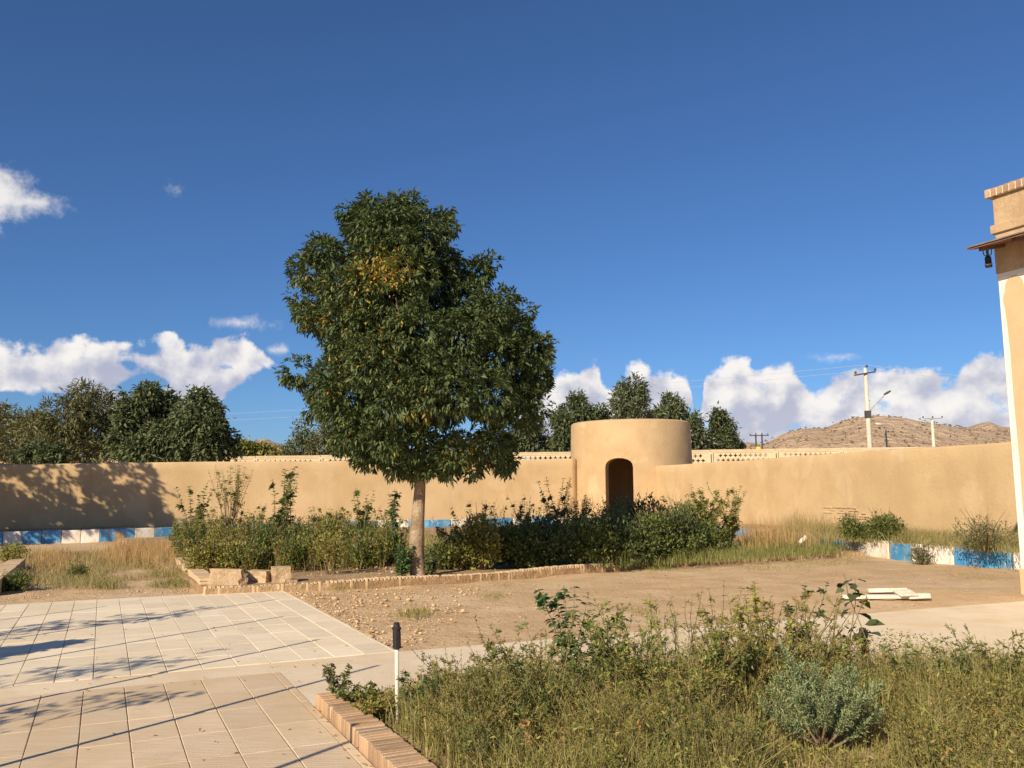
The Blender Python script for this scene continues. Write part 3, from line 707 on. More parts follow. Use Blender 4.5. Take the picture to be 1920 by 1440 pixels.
while s0 < sR - 1.2: sp2.append((s0, s0 + 1.4, 'paint_white' if k % 2 == 0 else 'paint_blue')); s0 += 1.4; k += 1
sp2.append((s0, sR, 'paint_blue'))
off4 = LL[4]
for a, b, c in [(1574, 1629, 'paint_white'), (1629, 1667, 'paint_white'), (1669, 1709, 'paint_blue'), (1709, 1750, 'paint_white'), (1750, 1788, 'paint_white'), (1788, 1838, 'paint_blue'), (1838, 1901, 'paint_blue'), (1901, 1960, 'paint_white'), (1960, 2080, 'paint_blue')]:
    sp2.append((off4 + s_at_px(K2[4:], a), off4 + s_at_px(K2[4:], b), c))
kerbrun(kerbs2, K2, sp2, .345)

# ------------------------------------------------------------------ pierced brick fence beyond the wall
FY = 52.0; fz = at(1330, 843, FY).z; fz0 = at(0, 862, FY).z
fence = thing('brick_fence', 'pale brick fence with cross shaped piercings behind the mud walls', 'fence', (0, FY, 0))
cell = .074; NC, NR = 48, 40; BAYW = NC * cell; ph = NR * .07
solid = np.ones((NR, NC), bool)
for rrow in range(9):
    for cc in range(13):
        r0_ = NR - 3 - rrow * 4; c0_ = 3 + cc * 4 + (0 if rrow % 2 else 2)
        if c0_ > NC - 4 or r0_ < 3: continue
        for dr, dc in ((0, 0), (0, 1), (0, -1), (1, 0), (-1, 0)):
            solid[r0_ + dr - 0, c0_ + dc] = False
V, F = [], []
vid = {}
def vtx(i, j, y):
    k_ = (i, j, y)
    if k_ not in vid: vid[k_] = len(V); V.append(((i - NC / 2) * cell, y, j * .07))
    return vid[k_]
for j in range(NR):
    for i in range(NC):
        if not solid[j, i]: continue
        for y, fl_ in ((-.05, 0), (.05, 1)):
            q = [vtx(i, j, y), vtx(i + 1, j, y), vtx(i + 1, j + 1, y), vtx(i, j + 1, y)]; F.append(tuple(q if not fl_ else q[::-1]))
        for di, dj, e in ((-1, 0, (0, 0, 0, 1)), (1, 0, (1, 0, 1, 1)), (0, -1, (0, 0, 1, 0)), (0, 1, (0, 1, 1, 1))):
            a, b = i + di, j + dj
            if not (0 <= a < NC and 0 <= b < NR) or not solid[b, a]:
                F.append((vtx(i + e[0], j + e[1], -.05), vtx(i + e[2], j + e[3], -.05), vtx(i + e[2], j + e[3], .05), vtx(i + e[0], j + e[1], .05)))
panel_me = pymesh('pierced_panel', V, F); fixn(panel_me); panel_me.materials.append(MATS['fence_brick'])
V, F = [], []
nb_ = int((BAYW + .3) / .075)
for k in range(nb_):
    o_ = len(V); x = -BAYW / 2 - .15 + k * .075
    for zz in (0, .11):
        for (a, b) in ((x + .006, -.09), (x + .068, -.09), (x + .068, .09), (x + .006, .09)): V.append((a, b, zz))
    F += [tuple(j + o_ for j in f) for f in BOXF]
cop_me = pymesh('coping', V, F); cop_me.materials.append(MATS['fence_brick'])
bed_me = boxmesh('coping_bed', BAYW + .3, .15, .07); bed_me.materials.append(MATS['fence_brick'])
pier_me = boxmesh('pier', .26, .2, 4.3, .01); pier_me.materials.append(MATS['fence_brick'])
joint_me = boxmesh('joint_strip', .035, .03, 4.2); joint_me.materials.append(MATS['fence_dark'])
bl = BAYW + .3; x0 = at(1333, 850, FY).x; nbay0 = -int((x0 + 33) / bl) - 1
for k in range(nbay0, 7):
    xc = x0 + bl * (k + .5); top = fz0 + (fz - fz0) * min(1.15, (xc + 30.7) / 45)
    link('pierced_panel', panel_me, None, fence, (xc, 0, top - .18 - ph)); link('coping', cop_me, None, fence, (xc, 0, top - .11)); link('coping_bed', bed_me, None, fence, (xc, 0, top - .1815))
    link('pier', pier_me, None, fence, (xc - bl / 2 - .02, 0.01, top - 4.3 - .19)); link('joint_strip', joint_me, None, fence, (xc - bl / 2 - .02, -.112, top - 4.3 - .16))
# ------------------------------------------------------------------ hills
def hill(name, prof, Y0, depth, amp, seed, label_):
    xs = [p[0] for p in prof]; n = 130; mrows = 46; V, F = [], []
    base = at(960, 912, Y0).z - 6
    Xs = []; Hs = []
    for i in range(n):
        x = xs[0] + (xs[-1] - xs[0]) * i / (n - 1); y = np.interp(x, xs, [p[1] for p in prof]); q = at(x, y, Y0); Xs.append(q.x); Hs.append(q.z)
    for j in range(mrows):
        tt = (j / (mrows - 1)) * 2 - 1
        for i in range(n):
            b = math.exp(-(tt * 1.75) ** 2) - math.exp(-1.75 ** 2); yy = Y0 + tt * depth
            xx = Xs[i] * (1 + tt * 0.25); e = float(fbm(np.array([xx * .022]), np.array([yy * .022]), 5, seed)[0])
            gul = abs(float(fbm(np.array([xx * .05]), np.array([yy * .012]), 3, seed + 9)[0]))
            V.append((xx, yy, -3 + (Hs[i] + 3) * b / (1 - math.exp(-1.75 ** 2)) + e * amp * min(1, 1.2 - abs(tt)) - gul * amp * .5))
    for j in range(mrows - 1):
        for i in range(n - 1): F.append((j * n + i, j * n + i + 1, (j + 1) * n + i + 1, (j + 1) * n + i))
    o = struct(link(name, pymesh(name, V, F, True), 'hill')); return np.array(V), o
HV, _ = hill('hill', [(1372, 846), (1436, 836), (1467, 820), (1493, 812), (1540, 809), (1580, 795), (1600, 788), (1630, 787), (1680, 789), (1713, 794), (1797, 805), (1890, 812), (1990, 826), (2150, 870), (2300, 900)], 420, 170, 5, 3, '')
hill('hill', [(1720, 850), (1797, 806), (1820, 793), (1843, 786), (1870, 798), (1895, 799), (1960, 806), (2060, 850), (2150, 890)], 640, 220, 8, 23, '')
hill('hill', [(1330, 880), (1375, 838), (1400, 829), (1425, 834), (1470, 852), (1520, 880)], 700, 220, 6, 33, '')
hill('hill', [(380, 895), (440, 846), (478, 825), (500, 823), (530, 832), (560, 850), (640, 870), (720, 900)], 800, 240, 8, 43, '')
# desert scrub dotted over the near hill
pick = HV[rng.choice(len(HV), 5600)]; pick = pick[(pick[:, 2] > 3) & (pick[:, 1] < 425)]
P = pick + np.column_stack([rng.uniform(-3, 3, len(pick)), rng.uniform(-3.5, 3.5, len(pick)), np.zeros(len(pick))])
sz = rng.uniform(.25, .85, len(P)) * 1.2
o = link('desert_scrub', leafmesh('desert_scrub', np.repeat(P, 5, 0), rng.normal(size=(len(P) * 5, 3)) * [1, 1, .5] + [0, 0, .8], np.repeat(sz, 5), np.repeat(sz, 5) * .9), 'scrub')
tag(o, 'low dry scrub dotted over the bare hill on the right', 'scrub', kind='stuff')
def col_at(x, Y, z=0.0):
    """point on image column x, at distance Y, level z"""
    lo, hi = -4000.0, 6000.0
    for _ in range(50):
        md = (lo + hi) / 2
        if at(x, md, Y).z > z: lo = md
        else: hi = md
    return at(x, (lo + hi) / 2, Y)

# ------------------------------------------------------------------ corner of the building on the right
BC = gp(1917, 1108); BY = BC.y
def bz(y, x=1880): return at(x, y, BY).z
bd = thing('building', 'corner of a tan building with brick parapet, eave and white plaster edge', 'building', BC, rz=math.atan2(U.y, U.x))
zE = bz(456, 1866); zP = bz(357, 1856); zPb = bz(372, 1858); zL0, zL1 = bz(440, 1864), bz(424, 1862)
LB = 9.0
def bbox(name, x0, x1, y0, y1, z0, z1, m_, bev=.004, jit=0.0, par=bd):
    me = boxmesh(name, x1 - x0, y1 - y0, z1 - z0, bev, jit); return link(name, me, m_, par, ((x0 + x1) / 2, (y0 + y1) / 2, z0))
# local x runs away from the camera (corner at 0), local y out of the face
bbox('wall', -LB, 0, -5, 0, -.1, zE - .02, 'plaster_white', .01)
bbox('parapet', -LB, -.02, -.45, .015, zE - .015, zPb, 'mud_brick_wall', .01)
bbox('string_course', -LB, .03, -.5, .055, zL0, zL1, 'mud_brick_wall', .008, .002)
k = 0; x = .055
while x > -4.5:
    bbox('brick', x - .088, x, -.25, .085, zPb + .002, zP + random.uniform(-.006, .004), 'brick', .005, .003); x -= .107
bbox('coping_mortar', -LB, .045, -.25, .078, zPb + .001, zP - .008, 'mortar_pale', .002)
# white soffit band and darker strip standing for the wall in the eave's shadow
zb0, zb1 = bz(514, 1870), bz(486, 1868)
bbox('eave_shade_strip', -LB, .004, -.2, .03, zb0, zE - .03, 'mud_brick_wall', .004)
bbox('plaster_band', -LB, .002, -.1, .018, bz(524, 1870), zb0 - .003, 'plaster_white', .004)
# eave sheet, sloping down away from the wall
tip = at(1793, 475, BY); loc = bd.matrix_world.inverted() if False else None
rzm = Matrix.Rotation(-math.atan2(U.y, U.x), 3, 'Z')
zo = bz(472, 1800)
OH = 0.66
def slab(name, pts, th, m_):
    V = [(p[0], p[1], p[2]) for p in pts] + [(p[0], p[1], p[2] - th) for p in pts]; n = len(pts)
    F = [tuple(range(n)), tuple(range(2 * n - 1, n - 1, -1))] + [(i, n + i, n + (i + 1) % n, (i + 1) % n) for i in range(n)]
    return link(name, fixn(pymesh(name, V, F)), m_, bd)
slab('eave_sheet', [(.03, -.01, zE), (.03, OH, zo), (-LB, OH, zo), (-LB, -.01, zE)], .02, 'eave_sheet')
slab('eave_board', [(.02, 0.0, zE - .024), (.02, OH - .02, zo - .024), (-LB, OH - .02, zo - .024), (-LB, 0.0, zE - .024)], .025, 'eave_wood')
x = -.12
while x > -4:
    slab('rafter', [(x, .03, zE - .05), (x, OH - .1, zo - .047 + .012), (x - .07, OH - .1, zo - .047 + .012), (x - .07, .03, zE - .05)], .06, 'eave_wood'); x -= .55
# tan niche panels with cusped heads
zA = bz(519, 1900)
half = [(0, 0), (.045, -.05), (.12, -.10), (.15, -.17), (.155, -.25), (.19, -.32), (.20, -.40), (.18, -.55), (.165, -.8), (.15, -1.2), (.155, -2.0), (.14, -3.0), (.15, -3.6), (.145, -zA + .35)]
for c_ in (-.27, -.27 - .62, -.27 - 1.24):
    pts = [(c_ + s, zA + z) for s, z in half] + [(c_ - s, zA + z) for s, z in reversed(half[1:])]
    V = [(s, .012, z) for s, z in pts] + [(s, -.02, z) for s, z in pts]; n = len(pts)
    F = [tuple(range(n)), tuple(range(2 * n - 1, n - 1, -1))] + [(i, n + i, n + (i + 1) % n, (i + 1) % n) for i in range(n)]
    link('niche_panel', fixn(pymesh('niche_panel', V, F)), 'plaster_tan', bd)
bbox('plinth', -LB, .012, -4.9, .03, -.1, .34, 'plaster_tan', .01)
# spotlight under the eave
sl = thing('spotlight', 'black cylinder spotlight hanging under the eave of the building', 'light', at(1851, 470, BY - .2))
sl.rotation_euler = (R(8), R(-6), 0)
link('lamp_body', lathe('lamp_body', [(.028, -.27), (.05, -.265), (.053, -.24), (.053, -.215), (.048, -.21), (.048, -.12), (.04, -.095), (.02, -.085)], 16), 'black_plastic', sl)
link('lens_ring', lathe('lens_ring', [(.056, -.225), (.058, -.222), (.058, -.212), (.056, -.209)], 16), 'steel_grey', sl)
link('bracket', tubes('bracket', [([(-.07, 0, .02), (-.06, 0, -.06), (0, 0, -.1), (.06, 0, -.06), (.07, 0, .02)], .008, 6), ([(0, 0, .03), (0, 0, -.1)], .02, 8)]), 'dark_steel', sl)

# ------------------------------------------------------------------ garden lights
def garden_light(p, H, head, label, tilt=(0, 0), white=True):
    t_ = thing('garden_light', label, 'garden light', p, 'short garden lights in the beds'); t_.rotation_euler = (tilt[0], tilt[1], 0)
    k = head / .185
    link('post', lathe('post', [(.0145 * k, -.1), (.0145 * k, H - head + .01)], 12), 'white_pipe' if white else 'black_plastic', t_)
    hd = link('head', lathe('head', [(.018 * k, H - head), (.026 * k, H - head + .004), (.026 * k, H - .065 * k), (.0275 * k, H - .062 * k), (.0275 * k, H - .05 * k)], 16, False), 'black_plastic', t_)
    link('cap', lathe('cap', [(.032 * k, H - .05 * k), (.033 * k, H - .036 * k), (.024 * k, H - .03 * k), (.021 * k, H - .004), (.015 * k, H)], 16, False), 'black_plastic', hd)
    for i in range(8):
        a = i * math.pi / 4; link('rib', boxmesh('rib', .005, .005, head * .6), 'black_plastic', hd, (math.cos(a) * .0265 * k, math.sin(a) * .0265 * k, H - head + .006))
b_ = gp(745, 1352, .045); garden_light(b_, at(738, 1167, b_.y).z - .045, .18, 'garden light with black head on a white pipe beside the brick curb', (0, R(-.8)))
b_ = gp(336, 1050, .1); garden_light(b_, .40, .2, 'small garden light with black head at the left end of the far thicket')
b_ = gp(438, 1064, .1); garden_light(b_, .42, .25, 'small black garden light in the thicket above the rubble blocks', white=False)
b_ = gp(1449, 1024, .1); garden_light(b_, .44, .22, 'small leaning garden light in the grass near the right kerb', (0, R(7)))
b_ = col_at(1623, 7.3, .045); garden_light(b_, .42, .24, 'black headed garden light behind the broad leaved seedling', white=False)

# ------------------------------------------------------------------ rubble, boards, scraps
def chunk(name, label, cat, px, w, d, h, rz, m_, seed, jit=.16, group=None):
    bm = bmesh.new(); bmesh.ops.create_cube(bm, size=1.0); bmesh.ops.subdivide_edges(bm, edges=bm.edges[:], cuts=5, use_grid_fill=True)
    for v in bm.verts:
        n_ = mnoise.fractal(v.co * 2.3 + Vector((seed * 7.7, 0, 0)), 1.0, 2.0, 4) ; n2 = mnoise.noise(v.co * 6 + Vector((seed, 3, 1)))
        top = v.co.z > .49 
        k = 1 + n_ * jit * (0.35 if top else 1.0) + n2 * .03
        v.co = Vector((v.co.x * k * w, v.co.y * k * d, (v.co.z + .5) * h * (1 + (0 if top else n_ * jit * .3))))
    me = bpy.data.meshes.new(name); bm.to_mesh(me); bm.free()
    o = link(name, me, m_, None, px); o.rotation_euler = (random.uniform(-.05, .05), random.uniform(-.05, .05), rz); return tag(o, label, cat, group)
q = gp(423, 1101, .05); chunk('masonry_block', 'largest broken brick masonry block, upright beside the low wall end', 'rubble', q, .52, .3, .30, R(8), 'rubble', 3)
q = gp(486, 1094, .07); chunk('masonry_block', 'squat rounded masonry lump between two other rubble blocks', 'rubble', q, .38, .28, .22, R(-12), 'rubble', 8, .3)
q = gp(526, 1093, .08); chunk('masonry_block', 'small squared masonry block, rightmost of the three rubble blocks', 'rubble', q, .3, .27, .27, R(20), 'rubble', 15, .14)
q = gp(452, 1099, .07); chunk('masonry_lump', 'small broken lump beside the largest rubble block', 'rubble', q, .16, .15, .14, R(40), 'rubble', 21, .35)
q = gp(548, 1096, .05); chunk('masonry_lump', 'small lump at the right foot of the rubble row', 'rubble', q, .18, .14, .09, R(10), 'rubble', 27, .4)
def board(px, w, d, h, rz, label, tilt=0.0):
    o = link('board', boxmesh('board', w, d, h, .006, .006), 'white_board', None, px); o.rotation_euler = (tilt, random.uniform(-.02, .02), rz); tag(o, label, 'board', 'pale boards lying on the dirt')
yb = gp(1660, 1120).y
board(gp(1655, 1122), 1.15, .13, .05, R(-4), 'long pale board lying lowest on the dirt behind the seedling')
board(gp(1663, 1110), .58, .12, .06, R(-3), 'short pale board at the back of the board pile')
o_ = gp(1698, 1122); o_.z = .06; board(o_, .27, .22, .035, R(8), 'square pale slab lying on top of the long board', R(14))
board(gp(1722, 1122), .32, .12, .07, R(5), 'stub of pale timber at the right end of the board pile')
def scrap(p, w, d, label, rot):
    bm = bmesh.new(); bmesh.ops.create_grid(bm, x_segments=4, y_segments=4, size=.5)
    for v in bm.verts: v.co = Vector((v.co.x * w, v.co.y * d, .03 * math.sin(v.co.x * 9 + v.co.y * 5) * w / .3))
    r = bmesh.ops.solidify(bm, geom=bm.faces[:], thickness=.006); me = bpy.data.meshes.new('paper_scrap'); bm.to_mesh(me); bm.free()
    o = link('paper_scrap', me, 'paint_white', None, p); o.rotation_euler = rot; tag(o, label, 'litter')
scrap(Vector(gp(1597, 996, .5)), .2, .14, 'white scrap caught in the bushes above the right kerb', (R(55), R(10), R(20)))
scrap(Vector(gp(1086, 1054, .13)), .32, .16, 'white scrap lying at the foot of the shaded hedge', (R(10), 0, R(15)))
scrap(Vector(gp(1505, 1012, .3)), .3, .1, 'pale scrap leaning in the grass beside the leaning garden light', (R(40), R(-35), R(20)))

# clods and stones on the dirt
def rocks(name, P2, size, m_, label):
    ico = bmesh.new(); bmesh.ops.create_icosphere(ico, subdivisions=1, radius=1); ico.verts.ensure_lookup_table()
    bv = np.array([v.co[:] for v in ico.verts]); bf = np.array([[v.index for v in f.verts] for f in ico.faces]); ico.free()
    n = len(P2); J = 1 + rng.normal(0, .22, (n, len(bv), 1)); sc_ = size[:, None, None] * rng.uniform(.6, 1.3, (n, 1, 3)) * np.array([1, 1, .62])
    a = rng.uniform(0, 6.28, n); ca, sa = np.cos(a)[:, None], np.sin(a)[:, None]
    B = bv[None] * J * sc_; Bx = B[..., 0] * ca - B[..., 1] * sa; By = B[..., 0] * sa + B[..., 1] * ca
    V = np.stack([Bx + P2[:, 0:1], By + P2[:, 1:2], B[..., 2] + P2[:, 2:3]], -1).reshape(-1, 3)
    F = (bf[None] + (np.arange(n) * len(bv))[:, None, None]).reshape(-1, 3)
    tag(link(name, npmesh(name, V, F, False, {'rnd': np.repeat(rng.random(n), len(bf))}), m_), label, 'stones', kind='stuff')
mat('stone', (0.56, 0.39, 0.225), (0.46, 0.30, 0.165), 5, (0.62, 0.47, 0.31), 3, rough=0.95, bump=0.6, bscale=60, bdist=0.01, rnd=0.2)
pa = scatter(px_poly([(545, 1108), (760, 1101), (900, 1098), (860, 1160), (770, 1214), (735, 1214), (640, 1158)]), 900)
pb = scatter(px_poly([(540, 1107), (600, 1112), (745, 1208), (735, 1216)]), 260)
pc = scatter(px_poly([(850, 1092), (1500, 1052), (1900, 1070), (1950, 1120), (1100, 1190), (800, 1210)]), 480)
pd_ = scatter(px_poly([(570, 1092), (780, 1084), (900, 1068), (600, 1075)]), 160)
pe = scatter(px_poly([(0, 1122), (380, 1110), (360, 1100), (30, 1112)]), 160)
P2 = np.vstack([np.column_stack([pa, np.full(len(pa), -.012)]), np.column_stack([pb, np.full(len(pb), -.01)]), np.column_stack([pc, np.full(len(pc), -.022)]), np.column_stack([pd_, np.full(len(pd_), .1)]), np.column_stack([pe, np.full(len(pe), -.01)])])
szs = np.concatenate([rng.gamma(1.5, .006, len(pa)) + .003, rng.gamma(1.6, .006, len(pb)) + .003, rng.gamma(1.4, .004, len(pc)) + .002, rng.gamma(1.5, .007, len(pd_)) + .003, rng.gamma(1.5, .006, len(pe)) + .003])
rocks('loose_stones', P2, np.minimum(szs, .055), 'stone', 'loose stones and clods scattered over the bare dirt')

# ------------------------------------------------------------------ utility poles and wires
def insul(par, x, y, z):
    link('insulator', lathe('insulator', [(.03, z), (.075, z + .03), (.085, z + .1), (.05, z + .17), (.02, z + .19)], 10), 'dark_steel', par, (x, y, 0))
b_ = col_at(1638, 60, 0); zt = at(1632, 690, 60).z
pp = thing('utility_pole', 'tallest pale concrete utility pole with crossarm and street lamp', 'utility pole', b_)
link('shaft', lathe('shaft', [(.23, 0), (.11, zt)], 12), 'pole_concrete', pp)
ca = link('crossarm', boxmesh('crossarm', 1.5, .09, .1, .01), 'dark_steel', pp, (-.1, -.16, zt - .45)); ca.rotation_euler = (0, R(-9), 0)
for dx, dz in ((-.75, -.42), (.05, .02), (.62, -.22)): insul(pp, dx, -.16, zt + dz)
for k in range(6): link('step_bolt', boxmesh('step_bolt', .3, .05, .05), 'dark_steel', pp, (.05, -.02, zt - 2.3 - k * .75))
lz = at(1640, 770, 60).z
lo_ = at(1659, 738, 60) - b_
link('lamp_arm', tubes('lamp_arm', [([(.14, -.1, lz - .2), (.2, -.1, lz + .1), (lo_.x - .15, -.1, lo_.z - .2), (lo_.x, -.1, lo_.z)], .035, 6)]), 'steel_grey', pp)
lh = link('lamp_head', lathe('lamp_head', [(.02, -.42), (.12, -.36), (.16, -.1), (.13, .2), (.05, .36), (.02, .38)], 12), 'dark_steel', pp, (lo_.x + .16, -.1, lo_.z + .06)); lh.rotation_euler = (0, R(62), 0); lh.scale = (.5, .7, .75)
link('lamp_clamp', boxmesh('lamp_clamp', .34, .34, .5), 'dark_steel', pp, (0, 0, lz - .5))
b2 = col_at(1758, 92, 0); zt2 = at(1752, 784, 92).z
p2 = thing('utility_pole', 'distant concrete utility pole with a flat crossarm, rightmost of the poles', 'utility pole', b2)
link('shaft', lathe('shaft', [(.24, 0), (.13, zt2)], 10), 'pole_concrete', p2); link('crossarm', boxmesh('crossarm', 1.9, .07, .08), 'steel_grey', p2, (0, -.16, zt2 - .1))
for dx in (-1, 0, 1): insul(p2, dx, -.16, zt2 + .02)
b3 = col_at(1428, 120, 0); zt3 = at(1428, 814, 120).z
p3 = thing('double_pole', 'distant double pole with crossbar left of the bare hill', 'utility pole', b3)
for dx in (-.42, .42): link('shaft', lathe('shaft', [(.16, 0), (.11, zt3)], 8), 'dark_steel', p3, (dx, 0, 0)); insul(p3, dx, -.1, zt3)
link('crossarm', boxmesh('crossarm', 2.6, .12, .14), 'dark_steel', p3, (0, -.17, zt3 - .25)); insul(p3, 1.2, -.17, zt3 - .1); insul(p3, -1.2, -.17, zt3 - .1)
b4 = col_at(1670, 66, 0); zt4 = at(1666, 798, 66).z
p4 = thing('street_lamp', 'thin grey street lamp behind the wall beside the tallest pole', 'street lamp', b4)
link('shaft', lathe('shaft', [(.085, 0), (.05, zt4)], 10), 'steel_grey', p4); link('lamp_arm', tubes('lamp_arm', [([(0, 0, zt4 - .06), (-.15, 0, zt4 + .05), (-.4, 0, zt4 + .1)], .03, 6)]), 'steel_grey', p4)
hd = link('lamp_head', lathe('lamp_head', [(.02, -.28), (.09, -.2), (.11, .05), (.05, .26), (.02, .28)], 10), 'pole_concrete', p4, (-.5, 0, zt4 + .12)); hd.rotation_euler = (0, R(-80), 0)
ys = thing('yellow_sign', 'small yellow sign panel showing above the pierced fence', 'sign', col_at(1427, 58, 0))
zy = at(1427, 842, 58).z
link('panel', boxmesh('panel', .3, .04, .24, .01), 'yellow_sign', ys, (0, 0, zy - .1)); link('post', lathe('post', [(.03, 0), (.03, zy)], 8), 'steel_grey', ys, (0, .06, 0))
def wire(p, q, sag, label):
    pts = [p.lerp(q, k / 24) + Vector((0, 0, -sag * 4 * (k / 24) * (1 - k / 24))) for k in range(25)]
    tag(link('power_line', tubes('power_line', [(pts, .009, 4)], False), 'wire'), label, 'cable', 'overhead cables')
top = b_ + Vector((0, 0, zt))
wl_ = [at(-120, 790, 104), at(-120, 800, 104)]
wire(top + Vector((-.75, -.16, -.25)), wl_[1], 1.1, 'lower overhead cable running left from the tallest pole')
wire(top + Vector((.05, -.16, .2)), wl_[0], 1.0, 'upper overhead cable running left from the tallest pole')
wire(top + Vector((.62, -.16, -.05)), at(2400, 735, 48), .6, 'lower overhead cable running right from the tallest pole')
wire(top + Vector((.05, -.16, .2)), at(2400, 715, 48), .6, 'upper overhead cable running right from the tallest pole')

# ------------------------------------------------------------------ trees
def limb_paths(base, top, lobes, r0, nmax=14, fmin=.25):
    out = []; base = Vector(base); top = Vector(top)
    for i in sorted(range(len(lobes)), key=lambda k: -lobes[k][3])[:nmax]:
        c = Vector(lobes[i][:3]); f = min(.97, max(fmin, (c.z - base.z) / (top.z - base.z) - .25)) ; s = base.lerp(top, f)
        m1 = s.lerp(c, .45) + Vector((random.uniform(-.1, .1), random.uniform(-.1, .1), -.08 * (c - s).length + .1)) 
        rr = r0 * (1 - .7 * f) * .55
        out.append(([s, m1, s.lerp(c, .85), c], [rr, rr * .7, rr * .4, rr * .18], 6))
    return out
def make_tree(label, base, lobes, nclust, k, L, Wd, lm, r0, trunk_top, spread=.9, droop=.35, jit=.05, ylw=None, group=None, name='tree', tm='bark', cat='tree', trunk_path=None, shell=(.72, 1.02), inner=.12, nl=14, rvar=(.7, 1.3), fmin=.25):
    base = Vector(base); t_ = thing(name, label, cat, base, group)
    lb = [(l[0] - base.x, l[1] - base.y, l[2] - base.z, *l[3:]) for l in lobes]
    C, d = crown_points(lb, nclust, shell, inner); P, D = clusters(C, d, k, spread, droop, jit)
    LL_ = L * rng.uniform(*rvar, len(P)); rnd = np.clip(np.repeat(rng.normal(.45, .2, len(C)), k) + rng.normal(0, .16, len(P)), 0, 1)
    yv = None if ylw is None else ylw(P + np.array(base))
    link('crown', leafmesh('crown', P, D, LL_, LL_ * Wd / L, rnd, yv), lm, t_)
    tt = Vector(trunk_top) - base
    path = trunk_path or [Vector((0, 0, -.1)), tt * .3 + Vector((random.uniform(-.04, .04), 0, 0)), tt * .65, tt]
    rad = [r0 * 1.15] + [r0 * (1 - .75 * (i / (len(path) - 1))) for i in range(1, len(path))]
    link('trunk', tubes('trunk', [(path, rad, 12)] + limb_paths((0, 0, 0), tt, lb, r0, nl, fmin)), tm, t_)
    return t_
# the ash tree
TB = gp(783, 1079, .09); TY = TB.y
lobes_px = [(735, 428, 58), (685, 425, 45), (790, 432, 45), (700, 490, 62), (755, 470, 60), (690, 545, 60), (735, 555, 66), (700, 590, 60), (765, 520, 60), (690, 850, 34), (742, 862, 32), (775, 872, 24), (660, 660, 55), (725, 640, 60), (610, 468, 38), (585, 515, 38), (574, 585, 26), (592, 602, 26), (636, 545, 50), (655, 610, 58),
            (830, 490, 42, .2), (893, 505, 30, .1), (812, 540, 60, -.1), (870, 565, 52, .4), (930, 580, 44), (958, 618, 40), (992, 655, 42), (940, 665, 55), (1000, 705, 30), (860, 640, 66), (770, 620, 72),
            (700, 680, 66), (628, 700, 40), (558, 704, 28), (600, 734, 28), (650, 755, 55), (735, 745, 70), (825, 735, 72), (915, 745, 62), (985, 740, 36), (990, 785, 26), (660, 805, 46), (718, 825, 44),
            (785, 835, 44), (855, 845, 42), (925, 830, 42), (948, 868, 22), (890, 884, 20), (838, 878, 24), (800, 880, 22), (548, 701, 20), (556, 716, 18), (1012, 652, 24), (1008, 716, 18), (560, 560, 20), (556, 512, 18), (912, 488, 20), (836, 408, 18), (690, 378, 20), (768, 380, 20), (640, 398, 16), (978, 585, 18), (640, 830, 26), (1010, 765, 22), (905, 600, 50), (780, 690, 70), (600, 765, 26), (745, 395, 34), (690, 395, 30), (830, 425, 28)]
mpp = at(1000, 700, TY).x - at(999, 700, TY).x
lobes = []
rs = random.Random(4)
for l in lobes_px:
    x, y, r_ = l[:3]; hw_ = np.interp(y, [360, 420, 520, 620, 720, 820, 900], [60, 125, 180, 225, 240, 200, 110]); cx = np.interp(y, [360, 420, 520, 620, 720, 820, 900], [735, 735, 740, 785, 790, 800, 850])
    off = min(1, abs(x - cx) / hw_); dmax = math.sqrt(1 - off * off) * hw_ * .85
    r_m = r_ * mpp
    ds = [-1, -.35, .3, 1] if dmax > 60 else [rs.uniform(-.35, .35)]
    front = l[3] if len(l) > 3 else 1.0
    for k in ds:
        dd = k * dmax * mpp * (front if k < 0 else 1) + rs.uniform(-.25, .25)
        q = at(x + (rs.uniform(-8, 8) if k else 0), y + (rs.uniform(-10, 10) if k else 0), TY + dd)
        s_ = (1.0 if len(ds) == 1 else .9) if abs(k) < .5 else rs.uniform(.68, .86); lobes.append((q.x, q.y, q.z, r_m * s_, r_m * s_, r_m * .92 * s_))
yl = [(722, 505, 50, 32, .95), (665, 545, 40, 50, .18), (592, 605, 30, 20, .3), (600, 550, 40, 50, .12), (700, 620, 80, 60, .12), (690, 680, 60, 40, .08), (640, 680, 60, 60, .07), (790, 775, 22, 16, .4), (890, 800, 26, 20, .4), (868, 850, 24, 20, .35), (765, 730, 30, 30, .1), (780, 800, 180, 60, .01)]
def ash_yellow(P):
    X_ = P - np.array([0, 0, CAMZ]); dz = X_ @ np.array(fwd); x = 960 + FPX * (X_ @ np.array(rgt)) / dz; y = 720 - FPX * (X_ @ np.array(upv)) / dz
    p = np.zeros(len(P))
    for (cx, cy, rx, ry, w) in yl: p = np.maximum(p, w * np.exp(-(((x - cx) / rx) ** 2 + ((y - cy) / ry) ** 2)))
    p *= (P[:, 1] < TY + .2); return (rng.random(len(P)) < p) * rng.uniform(.55, 1, len(P))
tp = [Vector((.03, 0, -.1)), Vector((0, 0, .02)), Vector((-.02, 0, .5)), Vector((0, .02, 1.0)), Vector((.04, .02, 1.6)), Vector((.05, 0, 2.3)), Vector((0, 0, 3.2)), Vector((-.15, 0, 4.6)), Vector((-.2, 0, 6.0))]
ash = make_tree('big dark green broadleaf tree with a patch of yellow leaves and bare trunk', TB, lobes, 19500, 8, .110, .038, 'leaf_ash', .165, tp[-1] + TB, spread=.75, droop=.42, jit=.03, ylw=ash_yellow, trunk_path=tp, name='ash_tree', nl=30, shell=(.74, 1.05), inner=.26, fmin=.44)
